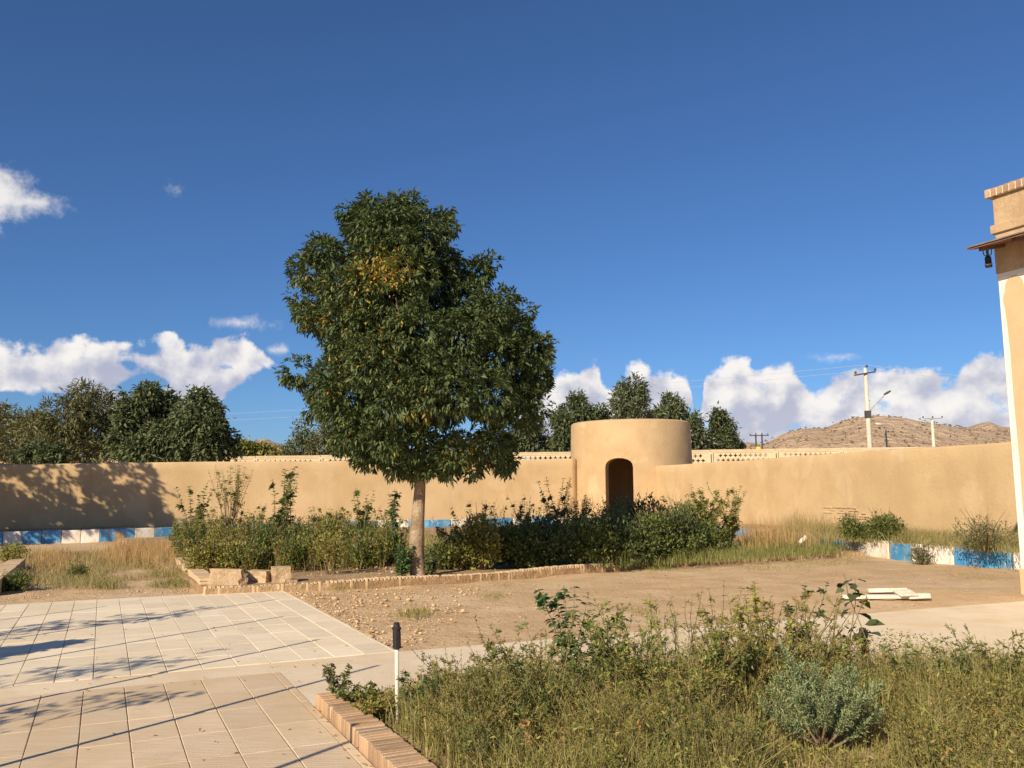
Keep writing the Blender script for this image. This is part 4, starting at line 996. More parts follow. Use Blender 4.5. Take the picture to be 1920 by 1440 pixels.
for ch in ash.children:
    if ch.name.startswith('trunk'):
        for v in ch.data.vertices:
            if v.co.z < 2.6:
                n_ = mnoise.fractal(Vector((v.co.x * 5, v.co.y * 5, v.co.z * 2)), 1, 2, 3); s_ = 1 + n_ * .12; v.co.x *= s_; v.co.y *= s_

def px_lobes(lst, Y, seed, depth=.7, dens=2):
    rs_ = random.Random(seed); out = []; m_ = Y / FPX
    for (x, y, r_) in lst:
        for k in range(dens):
            q = at(x + rs_.uniform(-.25, .25) * r_, y + rs_.uniform(-.2, .2) * r_, Y + rs_.uniform(-1, 1) * r_ * m_ * depth * 1.6)
            rr = r_ * m_ * rs_.uniform(.65, .95); out.append((q.x, q.y, q.z, rr, rr, rr))
        for k in range(3):
            a = rs_.uniform(-.3, 3.44); q = at(x + math.cos(a) * r_ * .95, y - abs(math.sin(a)) * r_ * .95, Y + rs_.uniform(-.7, .7) * r_ * m_); rr = r_ * m_ * rs_.uniform(.2, .38); out.append((q.x, q.y, q.z, rr * .8, rr * .8, rr * 1.5))
    return out
GT = 'trees beyond the garden wall'
def bgtree(label, xb, Y, top_px, lst, n, lm, L=.3, Wd=.13, seed=1, k=5, r0=.16, droop=.2, dens=2, jit=.12, **kw):
    b = col_at(xb, Y, 0); tt = at(top_px[0], top_px[1], Y)
    return make_tree(label, b, px_lobes(lst, Y, seed, dens=dens), n, k, L, Wd, lm, r0, (tt.x, tt.y, tt.z), spread=1.0, droop=droop, jit=jit, group=GT, shell=(.55, 1.15), **kw)
bgtree('tall feathery olive green willow, leftmost tall tree behind the wall', 140, 45, (150, 740), [(155, 735, 22), (140, 765, 40), (185, 770, 34), (120, 800, 48), (175, 815, 52), (100, 830, 40), (200, 830, 30), (70, 815, 34), (150, 850, 50), (205, 790, 18)], 2600, 'leaf_willow', .3, .07, 1, 5)
bgtree('olive bushy tree at the left edge behind the wall', 30, 47, (35, 800), [(30, 795, 28), (60, 800, 30), (20, 830, 40), (60, 840, 40), (-25, 800, 40), (-20, 840, 50), (5, 775, 14)], 1500, 'leaf_willow', .3, .08, 2, 5)
bgtree('dark green bushy tree between the willow and the pointed tree', 278, 44, (278, 760), [(278, 745, 20), (255, 770, 32), (305, 775, 34), (275, 800, 52), (240, 815, 36), (320, 815, 36), (270, 845, 50), (325, 848, 36), (232, 845, 26), (290, 730, 10), (318, 752, 14)], 2900, 'leaf_hazed', .27, .12, 3, 5)
bgtree('dark pointed tree, rightmost of the dark trees behind the left wall', 378, 43, (375, 745), [(373, 745, 14), (365, 765, 24), (390, 775, 24), (372, 800, 40), (400, 810, 32), (350, 800, 26), (378, 840, 44), (420, 838, 26), (340, 770, 12), (345, 840, 30), (397, 748, 8), (436, 845, 12)], 2600, 'leaf_hazed', .25, .12, 4, 5)
bgtree('low yellowish bush behind the wall left of the small far hill', 462, 56, (460, 835), [(460, 838, 14), (478, 846, 14), (448, 848, 14), (515, 850, 8), (500, 845, 10)], 420, 'leaf_olive', .28, .12, 5)
bgtree('pale slender tree seen left of the big tree crown', 568, 58, (570, 800), [(568, 798, 12), (572, 820, 18), (560, 838, 20), (585, 840, 18), (545, 845, 14)], 520, 'leaf_poplar', .26, .1, 6, 4, dens=2)
bgtree('brownish tree half hidden by the left side of the big tree', 615, 57, (615, 810), [(612, 815, 24), (600, 838, 26), (640, 830, 34), (660, 850, 34)], 900, 'leaf_willow', .3, .1, 7)
bgtree('green tree showing right of the big tree crown and trunk', 1000, 60, (1000, 790), [(1000, 800, 20), (985, 825, 28), (1015, 835, 24), (960, 835, 26), (1035, 845, 16)], 1000, 'leaf_hazed', .3, .12, 8)
bgtree('rounded green tree behind the left shoulder of the tower', 1085, 58, (1085, 760), [(1085, 755, 16), (1070, 775, 24), (1105, 780, 26), (1060, 805, 26), (1090, 810, 36), (1120, 790, 22), (1045, 790, 14), (1048, 830, 22), (1075, 840, 28), (1035, 775, 8)], 2200, 'leaf_hazed', .29, .12, 9)
bgtree('silvery poplar with a feathery top rising behind the tower roof', 1180, 62, (1185, 730), [(1193, 712, 9), (1195, 735, 14), (1170, 735, 14), (1165, 755, 18), (1195, 765, 18), (1180, 780, 24), (1172, 722, 9), (1205, 750, 10), (1160, 772, 14)], 1250, 'leaf_poplar', .3, .1, 10, 4, droop=-.4, dens=2)
bgtree('small pale bush between the two poplars behind the tower', 1220, 66, (1220, 780), [(1220, 782, 12), (1225, 795, 14), (1212, 795, 12)], 260, 'leaf_willow', .28, .09, 11)
bgtree('green tree leaning over the right shoulder of the tower', 1275, 56, (1265, 760), [(1258, 752, 12), (1262, 772, 22), (1285, 790, 24), (1300, 815, 24), (1310, 840, 22), (1280, 825, 30), (1245, 775, 16), (1318, 858, 18), (1290, 850, 26)], 2300, 'leaf_poplar', .28, .11, 12)
bgtree('narrow green tree standing free right of the tower', 1353, 57, (1350, 785), [(1347, 778, 10), (1352, 795, 16), (1345, 815, 18), (1362, 820, 15), (1353, 835, 20), (1370, 798, 8), (1368, 840, 12)], 1150, 'leaf_hazed', .24, .11, 13)
bgtree('dry brown bush at the foot of the free standing narrow tree', 1385, 60, (1385, 835), [(1385, 838, 9), (1375, 845, 9), (1335, 850, 8)], 200, 'leaf_willow', .25, .1, 14)
bgtree('small dark bush over the left end of the pierced fence', 75, 41, (70, 845), [(60, 848, 16), (85, 852, 15), (40, 855, 12), (110, 858, 14)], 420, 'leaf_hazed', .26, .11, 15)
# trees outside the view on the left, known from their shadows on the wall and the terrace
def offtree(label, base, H, rad, n, lm, seed, L=.22, Wd=.1, sparse=1.0, nl=14, lob=9):
    rs_ = random.Random(seed); b = Vector(base); lobes_ = []
    for k in range(lob):
        a = rs_.uniform(0, 6.28); rr = rad * rs_.uniform(.2, .8); z = H * rs_.uniform(.35, .92); s_ = rad * rs_.uniform(.28, .45) * sparse
        lobes_.append((b.x + rr * math.cos(a), b.y + rr * math.sin(a), z, s_, s_, s_))
    make_tree(label, b, lobes_, n, 5, L, Wd, lm, .15, (b.x, b.y, H * .85), group='trees left of the view', nl=nl)
offtree('leafy tree just left of the view shading the wall near its painted kerb', (-20.3, 25.6, 0), 8.3, 2.7, 2600, 'leaf_ash', 3, .26, .12, lob=16)
offtree('broad tree further left of the view shading the far left wall', (-24.4, 26.4, 0), 9.4, 3.3, 3800, 'leaf_ash', 5, .26, .12, lob=20)
offtree('tree at the far left outside the view', (-29.0, 26.0, 0), 8.0, 2.8, 1200, 'leaf_ash', 8, .26, .12)
# slim poles and a thin leafed young tree outside the view: their shadows cross the terrace
SL = 1 / math.tan(R(SUN_EL)); sh2 = Vector((math.sin(R(SUN_AZ)), math.cos(R(SUN_AZ)), 0))
for i, (x, y, H, r_) in enumerate([(200, 1137, 1.7, .018), (519, 1124, 3.0, .019), (530, 1156, 2.7, .02), (597, 1199, 2.6, .021), (708, 1247, 2.6, .022), (700, 1345, 2.5, .022)]):
    tip = gp(x, y, .0 if i < 5 else .1); b = tip - sh2 * (H * SL); b.z = 0
    tag(link('metal_pole', lathe('metal_pole', [(r_ * 1.1, -.1), (r_, H * .6), (r_ * .95, H)], 10), 'steel_grey', None, b), 'slim pole left of the view casting the %s thin shadow line on the terrace' % ['farthest', 'fifth', 'fourth', 'third', 'second', 'nearest'][i], 'pole', 'slim poles left of the view')
def shade_bush(label, tgt, H, lobes_rel, n, L, Wd, seed, lm='leaf_olive'):
    """small plant outside the view whose crown shades the ground around the pixel tgt"""
    g = gp(*tgt); c = g - sh2 * (H * SL); c.z = 0; rs_ = random.Random(seed)
    lobes_ = [(c.x + dx, c.y + dy, H + dz, r_, r_, r_ * .8) for dx, dy, dz, r_ in lobes_rel]
    make_tree(label, (c.x, c.y, 0), lobes_, n, 4, L, Wd, lm, .03, (c.x, c.y, H), group='young trees left of the view', nl=10, tm='twig')
shade_bush('thin leafed young tree left of the terrace, outside the view', (40, 1180), 3.0, [(0, 0, 0, .35), (.4, .3, .1, .4), (.9, .6, .2, .35), (-.5, -.3, -.2, .4), (1.2, .9, .3, .25), (.2, -.3, -.4, .3)], 130, .13, .05, 2)
shade_bush('dense clipped young tree left of the terrace, outside the view', (-60, 1232), 2.2, [(0, 0, 0, .24), (.2, .25, .03, .2), (-.4, -.3, 0, .3), (.4, .55, .05, .12)], 900, .12, .07, 3, 'leaf_dark')
shade_bush('sparse young tree left of the terrace, outside the view', (200, 1250), 3.6, [(0, 0, 0, .22), (.4, .3, 0, .2), (-.5, -.3, -.1, .25)], 46, .13, .05, 4)
shade_bush('loose twiggy young tree nearest the camera on the left, outside the view', (40, 1345), 2.8, [(0, 0, 0, .3), (.3, .25, .1, .3), (-.3, -.2, 0, .3), (.6, .4, .2, .2)], 42, .12, .045, 5)

# ------------------------------------------------------------------ shrubs, saplings, weeds
def stems_of(H, nst, spread, r_, seed, curve=1.6, base_r=.05, hvar=(.7, 1.0), npt=6):
    rs_ = random.Random(seed); out = []
    for k in range(nst):
        a = rs_.uniform(0, 6.283); h = H * rs_.uniform(*hvar); sp_ = spread * rs_.uniform(.3, 1.0); b = Vector((math.cos(a), math.sin(a), 0)) * base_r * rs_.random()
        wob = Vector((rs_.uniform(-1, 1), rs_.uniform(-1, 1), 0)) * .06 * H
        out.append([b + Vector((math.cos(a), math.sin(a), 0)) * sp_ * (s ** curve) + Vector((0, 0, h * (s if spread < .4 * H else s - .12 * s * s))) + wob * math.sin(s * 5) for s in [i / (npt - 1) for i in range(npt)]])
    return out
def leaves_on(stems, per, bare, L, Wd, up=.3, droop=0.0, pair=True, off=.0, top_small=True):
    P, D, LL = [], [], []
    for st in stems:
        n = len(st) - 1
        for j in range(per):
            s = bare + (1 - bare) * (j + random.random()) / per; k = min(n - 1, int(s * n)); f = s * n - k; p = st[k].lerp(st[k + 1], f); d = (st[k + 1] - st[k]).normalized()
            a = random.uniform(0, 6.283); o = Vector((math.cos(a), math.sin(a), 0)); o = (o - d * o.dot(d)).normalized()
            for sg in ((1, -1) if pair else (1,)):
                P.append(p + o * sg * off); D.append(o * sg + d * up + Vector((0, 0, -droop))); LL.append(L * random.uniform(.6, 1.15) * (1 - .35 * s if top_small else 1))
    return np.array([p[:] for p in P]), np.array([d[:] for d in D]), np.array(LL)
def side_twigs(stems, n, L, seed):
    rs_ = random.Random(seed); out = []
    for st in stems:
        for _ in range(n):
            s = rs_.uniform(.3, .95); k = min(len(st) - 2, int(s * (len(st) - 1))); p = st[k].lerp(st[k + 1], .5); a = rs_.uniform(0, 6.283); l = L * rs_.uniform(.5, 1.1) * (1.2 - s)
            d = Vector((math.cos(a), math.sin(a), rs_.uniform(.3, 1.1))).normalized(); out.append([p, p + d * l * .5 + Vector((0, 0, .02 * l)), p + d * l])
    return out
def plant_meshes(nm, H, nst, spread, L, Wd, per, bare, r_=.006, seed=1, twigs=2, twl=.25, up=.35, droop=0.0, pair=True, curve=1.6, dry=0.0, base_r=.05, hvar=(.7, 1.0), jit=0.0, off=0.0):
    random.seed(seed); st = stems_of(H, nst, spread, r_, seed, curve, base_r, hvar); tw_ = side_twigs(st, twigs, twl, seed + 1) if twigs else []
    P, D, LL = leaves_on(st, per, bare, L, Wd, up, droop, pair, off)
    if tw_:
        P2_, D2, L2 = leaves_on(tw_, max(2, int(per * .5)), .15, L, Wd, up, droop, pair); P = np.vstack([P, P2_]); D = np.vstack([D, D2]); LL = np.concatenate([LL, L2])
    if jit: P = P + rng.normal(0, jit, P.shape)
    y = (rng.random(len(P)) < dry) * rng.uniform(.6, 1, len(P))
    lm_ = leafmesh('leaves', P, D, LL, LL * Wd / L, None, y, oval=L >= .05 and Wd >= .022 and len(P) < 4000)
    sm = tubes('stems', [(s, [r_ * (1 - .75 * i / (len(s) - 1)) for i in range(len(s))], 4) for s in st] + [(s, [r_ * .4, r_ * .3, r_ * .15], 3) for s in tw_])
    return lm_, sm
def plant(name, label, cat, base, ms, lm, smm, group=None, rz=0.0, sc_=1.0):
    t_ = thing(name, label, cat, base, group, rz); t_.scale = (sc_,) * 3
    link('leaves', ms[0], lm, t_); link('stems', ms[1], smm, t_); return t_
def bp(x, ybase, z=.09): return gp(x, ybase, z)
def hpx(p, x, ytop): return max(.1, at(x, ytop, p.y).z - p.z)

# saplings in the tree bed (photo column, foot row, top row)
def sap(label, x, yb, yt, nst, spread, L, Wd, per, bare, lm, seed, z=.09, name='sapling', cat='sapling', smm='twig', **kw):
    p = bp(x, yb, z); return plant(name, label, cat, p, plant_meshes(name, hpx(p, x, yt), nst, spread, L, Wd, per, bare, seed=seed, **kw), lm, smm)
sap('leafy light green sapling nearest the shadowed wall', 362, 1046, 893, 5, .55, .13, .085, 26, .25, 'leaf_green', 11, r_=.014, twigs=2, twl=.3)
pl_b = bp(428, 1040)
pm = plant_meshes('sapling', hpx(pl_b, 430, 866) - .75, 24, .42, .10, .04, 15, .35, r_=.010, seed=12, twigs=1, twl=.25, curve=.8, base_r=.1, hvar=(.75, 1.0))
t_ = plant('pollarded_sapling', 'pollarded sapling with a vase of upright bare stems against the left wall', 'sapling', pl_b, pm, 'leaf_olive', 'twig')
for ch in t_.children: ch.location.z = .72
tr_ = link('trunk', tubes('trunk', [([Vector((-.45, 0, -.1)), Vector((-.25, 0, .3)), Vector((-.03, 0, .62)), Vector((0, 0, .8))], [.035, .03, .035, .05], 8)]), 'bark', t_)
sap('dense green sapling with several upright leafy branches against the left wall', 526, 1050, 868, 10, .5, .14, .075, 34, .12, 'leaf_green', 13, r_=.014, twigs=2, twl=.28)
sap('thin brownish sapling with sparse leaves against the left wall', 603, 1045, 925, 9, .6, .10, .05, 12, .35, 'leaf_olive', 14, r_=.009, twigs=2, twl=.25, dry=.3)
sap('bushy upright green sapling left of the big trunk', 681, 1045, 908, 9, .28, .13, .055, 30, .1, 'leaf_green', 15, r_=.011, twigs=2, twl=.22)
sap('ash like sapling with long drooping leaves close to the big trunk', 738, 1056, 900, 4, .26, .17, .05, 18, .3, 'leaf_fresh', 16, r_=.012, twigs=3, twl=.32, droop=.3)
sap('slim pale green sapling left of the tower door', 1046, 1036, 893, 8, .42, .13, .055, 26, .3, 'leaf_olive', 17, r_=.012, twigs=2, twl=.28)
sap('dark spiky shrub with upright shoots left of the tower door', 1088, 1030, 926, 20, .45, .10, .035, 40, .25, 'leaf_dark', 18, r_=.010, twigs=0, name='spiky_shrub', cat='shrub')
sap('tall loose shrub with airy grey green crown in front of the right wall', 1322, 1036, 890, 16, .75, .12, .05, 24, .3, 'leaf_olive', 19, r_=.012, twigs=3, twl=.35, name='shrub', cat='shrub')
sap('tall loose shrub with upright shoots right of the airy shrub', 1368, 1032, 905, 12, .45, .12, .045, 24, .3, 'leaf_olive', 20, r_=.011, twigs=2, twl=.28, name='shrub', cat='shrub')
sap('bright yellow green bush at the right end of the hedge', 1366, 1030, 972, 16, .28, .13, .08, 14, .2, 'leaf_gold', 21, r_=.008, twigs=1, twl=.15, name='shrub', cat='shrub')
sap('small pale leafy shrub at the front of the shaded hedge', 1288, 1052, 992, 18, .35, .10, .055, 12, .15, 'leaf_green', 22, r_=.006, twigs=1, twl=.15, name='shrub', cat='shrub')
sap('brownish spindly shrub just right of the big trunk', 838, 1050, 958, 12, .45, .09, .045, 14, .3, 'leaf_olive', 23, r_=.008, twigs=2, twl=.22, dry=.4, name='shrub', cat='shrub')
sap('sparse upright weed in front of the wall between trunk and tower', 985, 1030, 922, 5, .5, .09, .035, 16, .4, 'leaf_olive', 24, r_=.008, twigs=2, twl=.25, name='shrub', cat='shrub')
sap('leafy shoots growing at the foot of the big trunk', 757, 1082, 1020, 14, .18, .12, .06, 12, .1, 'leaf_fresh', 25, r_=.006, twigs=1, twl=.12, name='basal_shoots', cat='shoots')
sap('leafy shoots at the right foot of the big trunk', 806, 1080, 1035, 10, .16, .11, .055, 9, .1, 'leaf_dark', 26, r_=.006, twigs=1, twl=.12, name='basal_shoots', cat='shoots')
sap('dry leafy stalk rising from the shaded hedge right of the door', 1232, 1040, 925, 12, .4, .10, .045, 18, .3, 'leaf_olive', 27, r_=.01, twigs=2, twl=.3, dry=.3, name='shrub', cat='shrub')
sap('leafy shrub standing in front of the tower doorway', 1168, 1036, 926, 18, .55, .11, .055, 22, .2, 'leaf_olive', 28, r_=.01, twigs=2, twl=.28, name='shrub', cat='shrub')

# bushes of the thicket: leaf clouds on many stems
def bush(label, x, yb, yt, wpx, lm, seed, n=900, L=.085, Wd=.04, z=.09, group=None, dry=0.0, name='bush', depth=1.0, k=4):
    p = bp(x, yb, z); h = hpx(p, x, yt); w = wpx * p.y / FPX / 2; rs_ = random.Random(seed); lobes_ = []
    for i in range(12):
        a = rs_.uniform(0, 6.283); rr = w * rs_.uniform(0, .75); zz = h * rs_.uniform(.18, .75) * (1 - .3 * rr / w); s_ = w * rs_.uniform(.25, .45)
        s_z = min(s_, h * .3); lobes_.append((rr * math.cos(a), rr * math.sin(a) * depth, zz, s_, s_ * depth, s_z * rs_.uniform(.9, 1.3)))
    C, d = crown_points(lobes_, n, (.5, 1.3), .2); P, D = clusters(C, d + np.array([0, 0, .5]), k, 1.0, -.1, L * .6)
    P[:, 2] = np.maximum(P[:, 2], .01); LL_ = L * rng.uniform(.6, 1.25, len(P))
    t_ = thing(name, label, 'bush', p, group)
    lowf = np.clip(1 - P[:, 2] / (h * .35), 0, 1)
    y = (rng.random(len(P)) < dry * (.25 + 1.5 * lowf)) * rng.uniform(.5, 1, len(P))
    link('foliage', leafmesh('foliage', P, D, LL_, LL_ * Wd / L, None, y), lm, t_)
    st = []
    for i in range(26):
        a = rs_.uniform(0, 6.283); rr = w * rs_.uniform(.2, .95); hh = h * rs_.uniform(.7, 1.3); e = Vector((math.cos(a) * rr, math.sin(a) * rr * depth, hh)); st.append(([Vector((e.x * .15, e.y * .15, -.03)), e * .5 + Vector((0, 0, .1 * hh)), e], [.006, .004, .002], 3))
    link('stems', tubes('stems', st), 'twig', t_); return t_
GB = 'green bushes in the thicket left of the big trunk'; lbl = 'green bush in the thicket left of the big trunk'
for i, (x, yb, yt, w) in enumerate([(362, 1052, 985, 95), (425, 1058, 978, 110), (492, 1055, 985, 105), (556, 1052, 985, 105), (622, 1050, 972, 105), (682, 1052, 985, 95), (728, 1056, 1000, 70), (402, 1074, 1018, 95), (470, 1070, 1015, 95), (545, 1066, 1010, 100), (610, 1062, 1008, 110), (680, 1064, 1012, 90),
                                    (350, 1036, 978, 80), (410, 1030, 972, 100), (480, 1032, 970, 110), (550, 1030, 972, 110), (620, 1030, 966, 120), (690, 1032, 974, 100)]):
    bush(lbl, x, yb, yt, w, 'leaf_olive' if i % 3 == 1 else 'leaf_green', 60 + i, 1000, .08, .03, group=GB, dry=.34 if yb > 1055 else .1)
GH = 'dark hedge bushes in the shade of the big tree'; lbl = 'hedge bush standing in the shade of the big tree'
for i, (x, yb, yt, w) in enumerate([(965, 1062, 985, 120), (1030, 1060, 980, 130), (1095, 1058, 965, 130), (1160, 1056, 955, 130), (1220, 1052, 950, 130), (1275, 1046, 950, 120), (1325, 1038, 955, 110), (1000, 1044, 975, 130), (1120, 1040, 950, 150), (1200, 1036, 940, 150), (1280, 1032, 935, 130)]):
    bush(lbl, x, yb, yt, w, 'leaf_dark' if i % 2 else 'leaf_green', 90 + i, 1000, .09, .04, group=GH)
bush('olive bush right of the big trunk, taller of the pair', 905, 1066, 962, 110, 'leaf_olive', 120, 1100, .085, .04, dry=.08)
bush('low green bush between the big trunk and the olive bush', 845, 1064, 1005, 100, 'leaf_green', 121, 700, .085, .04, dry=.08)
bush('sunlit yellowish bush on top of the hedge below the tower', 1150, 1028, 945, 110, 'leaf_olive', 122, 800, .085, .04)
bush('brown tinged bush left of the shaded hedge', 955, 1052, 968, 100, 'leaf_olive', 123, 900, .08, .035, dry=.25)
bush('tumbled green bush on the raised bed, left of two', 1602, 1012, 962, 62, 'leaf_green', 124, 500, .08, .03, z=.34)
bush('tumbled green bush on the raised bed, right of two', 1660, 1014, 964, 84, 'leaf_green', 125, 600, .08, .03, z=.34)
bush('dry twiggy brown bush on the raised bed near the building', 1848, 1032, 968, 120, 'leaf_willow', 126, 600, .06, .02, z=.34, dry=.0)
bush('withered plant growing out of the gap in the painted kerb', 1728, 1056, 1022, 46, 'leaf_willow', 127, 260, .06, .022, z=0)
bush('sprawling weed in the corner of the left bed by the low wall', 20, 1050, 1018, 80, 'leaf_olive', 128, 400, .07, .03, z=0.0)
bush('dark weed in the shade of the left low wall', 26, 1104, 1072, 66, 'leaf_green', 129, 420, .06, .03, z=0)
bush('small grey green weed in the middle of the dry grass bed', 146, 1084, 1058, 36, 'leaf_green', 130, 220, .05, .02, z=0)

# loose upright weeds rising out of the thicket
wv = [plant_meshes('weedy', 1.0, 9, .28, .085, .032, 16, .25, r_=.006, seed=400 + i, twigs=2, twl=.2, dry=.12, base_r=.2, hvar=(.5, 1.05), up=.8) for i in range(4)]
rw = random.Random(77)
for (x0, x1, yb, yt, n, lm, lab, grp) in [(340, 760, 1040, 968, 22, 'leaf_olive', 'loose upright weed standing out of the thicket left of the big trunk', 'upright weeds in the left thicket'),
                                     (345, 740, 1068, 1000, 14, 'leaf_green', 'leafy upright weed at the front of the thicket left of the big trunk', 'upright weeds at the front of the left thicket'),
                                     (850, 1340, 1036, 950, 22, 'leaf_olive', 'loose upright weed standing out of the shaded hedge', 'upright weeds in the shaded hedge')]:
    for i in range(n):
        x = x0 + (x1 - x0) * (i + rw.random()) / n; p = bp(x, yb + rw.uniform(-12, 10)); h = hpx(p, x, yt + rw.uniform(-22, 22))
        plant('upright_weed', lab, 'weed', p, wv[rw.randrange(4)], lm, 'twig', grp, rw.uniform(0, 6.28), h)
# grasses
def grass(name, poly_px, n, hmin, hmax, width, m_, label, z=0.0, lean=.4, patch=.0, soft=.22):
    poly = px_poly(poly_px, z); B = scatter(poly, n); B = B + rng.normal(0, soft, B.shape) * np.where(rng.random((n, 1)) < .5, 1.0, .25)
    if patch:
        v = fbm(B[:, 0] * .9, B[:, 1] * .9, 3, len(name)) ; B = B[v > patch - .25]
    H = rng.uniform(hmin, hmax, len(B)) * (0.35 + 1.0 * vnoise(B[:, 0] * 1.7, B[:, 1] * 1.7, 5)) * (.75 + .5 * vnoise(B[:, 0] * 5, B[:, 1] * 5, 6))
    return tag(link(name, grassmesh(name, B, H, width, lean, z - .01), m_), label, 'grass', kind='stuff')
grass('dry_grass', [(205, 1060), (345, 1066), (318, 1030), (212, 1030)], 5200, .12, .52, .007, 'grass_dry', 'tall orange dry grass in front of the painted kerb on the left', 0, .4, 0, .4)
grass('dry_grass', [(55, 1075), (130, 1075), (140, 1040), (60, 1042)], 1400, .15, .42, .007, 'grass_dry', 'orange dry grass along the left low wall', 0, .4)
grass('short_grass', [(30, 1104), (360, 1102), (318, 1036), (60, 1036)], 24000, .04, .2, .007, 'grass_straw', 'short straw coloured grass in the bed left of the low wall', 0, .8, .12)
grass('short_grass', [(190, 1104), (362, 1098), (340, 1080), (190, 1090)], 5000, .05, .16, .007, 'grass_mixed', 'short greener grass at the front of the dry bed', 0, .8, .2)
grass('bank_grass', [(-120, 1000), (320, 992), (480, 986), (480, 978), (-120, 990)], 3000, .05, .2, .012, 'grass_straw', 'straw coloured grass on the bank between painted kerb and left wall', .34, .7, .2)
grass('thicket_grass', [(330, 1078), (560, 1074), (760, 1066), (880, 1052), (1040, 1040), (1040, 1005), (700, 1005), (340, 1020)], 9000, .1, .5, .010, 'grass_mixed', 'weeds and grass growing between the bushes of the tree bed', .09, .5)
grass('verge_grass', [(1110, 1062), (1330, 1054), (1560, 1040), (1590, 1024), (1420, 1016), (1330, 1040), (1180, 1052)], 11000, .08, .34, .009, 'grass_green', 'long green grass behind the brick edging on the right', .09, .7)
grass('tall_dry_grass', [(1392, 1036), (1530, 1034), (1540, 1012), (1400, 1008)], 2600, .3, .85, .008, 'grass_dry', 'tall dry stalks beside the right end of the hedge', .09, .22)
grass('tall_dry_grass', [(1470, 1020), (1560, 1018), (1560, 1000), (1470, 998)], 1500, .3, .75, .010, 'grass_straw', 'tall straw coloured grass against the right wall', .2, .3)
grass('raised_bed_grass', [(1540, 1014), (1640, 1016), (1760, 1026), (1930, 1040), (1930, 1012), (1700, 1000), (1540, 992)], 9000, .08, .36, .011, 'grass_straw', 'dry olive grass on the raised bed above the right kerb', .33, .7)
grass('raised_bed_grass', [(1540, 1014), (1640, 1016), (1760, 1026), (1930, 1040), (1930, 1016), (1700, 1004), (1540, 996)], 5000, .06, .26, .010, 'grass_green', 'green grass on the raised bed above the right kerb', .33, .7)
grass('creeping_grass', [(1380, 1058), (1640, 1040), (1610, 1060), (1420, 1072)], 1600, .02, .09, .008, 'grass_mixed', 'thin grass creeping over the dirt below the edging', -.02, 1.2, .25)
def tuft(label, x, y, w, n, h, m_='grass_mixed', z=-.01):
    c = gp(x, y, z); m2 = w * c.y / FPX / 2; B = np.column_stack([rng.normal(c.x, m2 * .5, n), rng.normal(c.y, m2 * .9, n)])
    tag(link('weed_tuft', grassmesh('weed_tuft', B - np.array([c.x, c.y]), rng.uniform(.3, 1, n) * h, .008, .9, 0), m_, None, c), label, 'weed', kind='stuff')
tuft('green weed tuft on the bare dirt right of the tiled terrace', 780, 1152, 66, 420, .10, 'grass_mixed')
tuft('green grass tuft at the foot of the brick edging', 1232, 1066, 60, 320, .12, 'grass_green')
tuft('grey green weed patch on the dirt behind the leafy seedling', 1205, 1148, 60, 260, .07, 'grass_straw')
tuft('straw weed patch on the dirt below the big tree', 925, 1118, 60, 240, .06, 'grass_straw')
tuft('dark flattened weed on the dirt below the edging', 948, 1098, 50, 160, .035, 'scrub')
tuft('weeds against the edging right of the rubble', 640, 1103, 60, 260, .08, 'grass_mixed')
tuft('dry weed line on the dirt near the blue kerb', 1830, 1082, 90, 260, .05, 'grass_straw')

# ------------------------------------------------------------------ near planting bed
ytop_x = [600, 640, 700, 760, 800, 900, 1000, 1100, 1200, 1300, 1400, 1500, 1600, 1700, 1800, 1900, 2050]
ytop_y = [1330, 1312, 1285, 1262, 1245, 1225, 1198, 1185, 1180, 1140, 1132, 1145, 1158, 1172, 1200, 1212, 1212]
def toph(x, Y): return CAMZ - (np.interp(x, ytop_x, ytop_y) - (920 - .01 * (x - 960))) * Y / FPX
variants = []
for i, (L, Wd, dr, lm) in enumerate([(.028, .010, .12, 'leaf_olive'), (.030, .012, .05, 'leaf_green'), (.026, .008, .30, 'leaf_olive'), (.036, .008, .15, 'leaf_olive'), (.034, .011, .05, 'leaf_lime')]):
    variants.append((plant_meshes('rose', .62, 28, .30, L, Wd, 17, .25, r_=.0046, seed=200 + i, twigs=4, twl=.2, dry=dr, base_r=.18, up=1.0, hvar=(.35, 1.05), curve=1.3), lm))
GR = 'untended rose bushes filling the near bed'; rs_ = random.Random(31)
cnt = 0
for row, Y in enumerate([6.75, 6.4, 6.0, 5.65, 5.3, 5.0, 4.7, 4.4]):
    x = 700 + 40 * (row % 2) + (row * 13)
    while x < 2060:
        xx = x + rs_.uniform(-30, 30); Yj = Y + rs_.uniform(-.15, .15); p = col_at(xx, Yj, .045); h = float(np.clip(1.2 * toph(xx, Yj) + rs_.uniform(-.30, .14), .2, .92)) * (1.0 if Y > 5.5 else .8 if Y > 5.1 else .58)
        if uv(p)[1] > vCurb + .42 and not (1375 < xx < 1720 and Yj < 6.1) and rs_.random() > .2:
            ms, lm = variants[rs_.randrange(5)]
            plant('rose_bush', 'untended rose bush with thin stems in the near bed', 'rose bush', p, ms, lm, 'green_stem', GR, rs_.uniform(0, 6.28), h / .62); cnt += 1
        x += 124
front_poly = [fromuv(2.0, vCurb + .23), fromuv(uCurb - .05, vCurb + .25), gp(800, 1288), gp(913, 1286), gp(1400, 1276), gp(1950, 1270), Vector((6.2, 5.0, 0)), Vector((4.2, 3.4, 0))]
B = scatter(front_poly, 30000); Hc = np.array([max(.05, CAMZ - (np.interp(960 + FPX * b[0] / b[1], ytop_x, ytop_y) - 915) * b[1] / FPX) for b in B])
pxx = 960 + FPX * B[:, 0] / B[:, 1]; nearj = (pxx > 1400) & (pxx < 1690) & (B[:, 1] < 5.7)
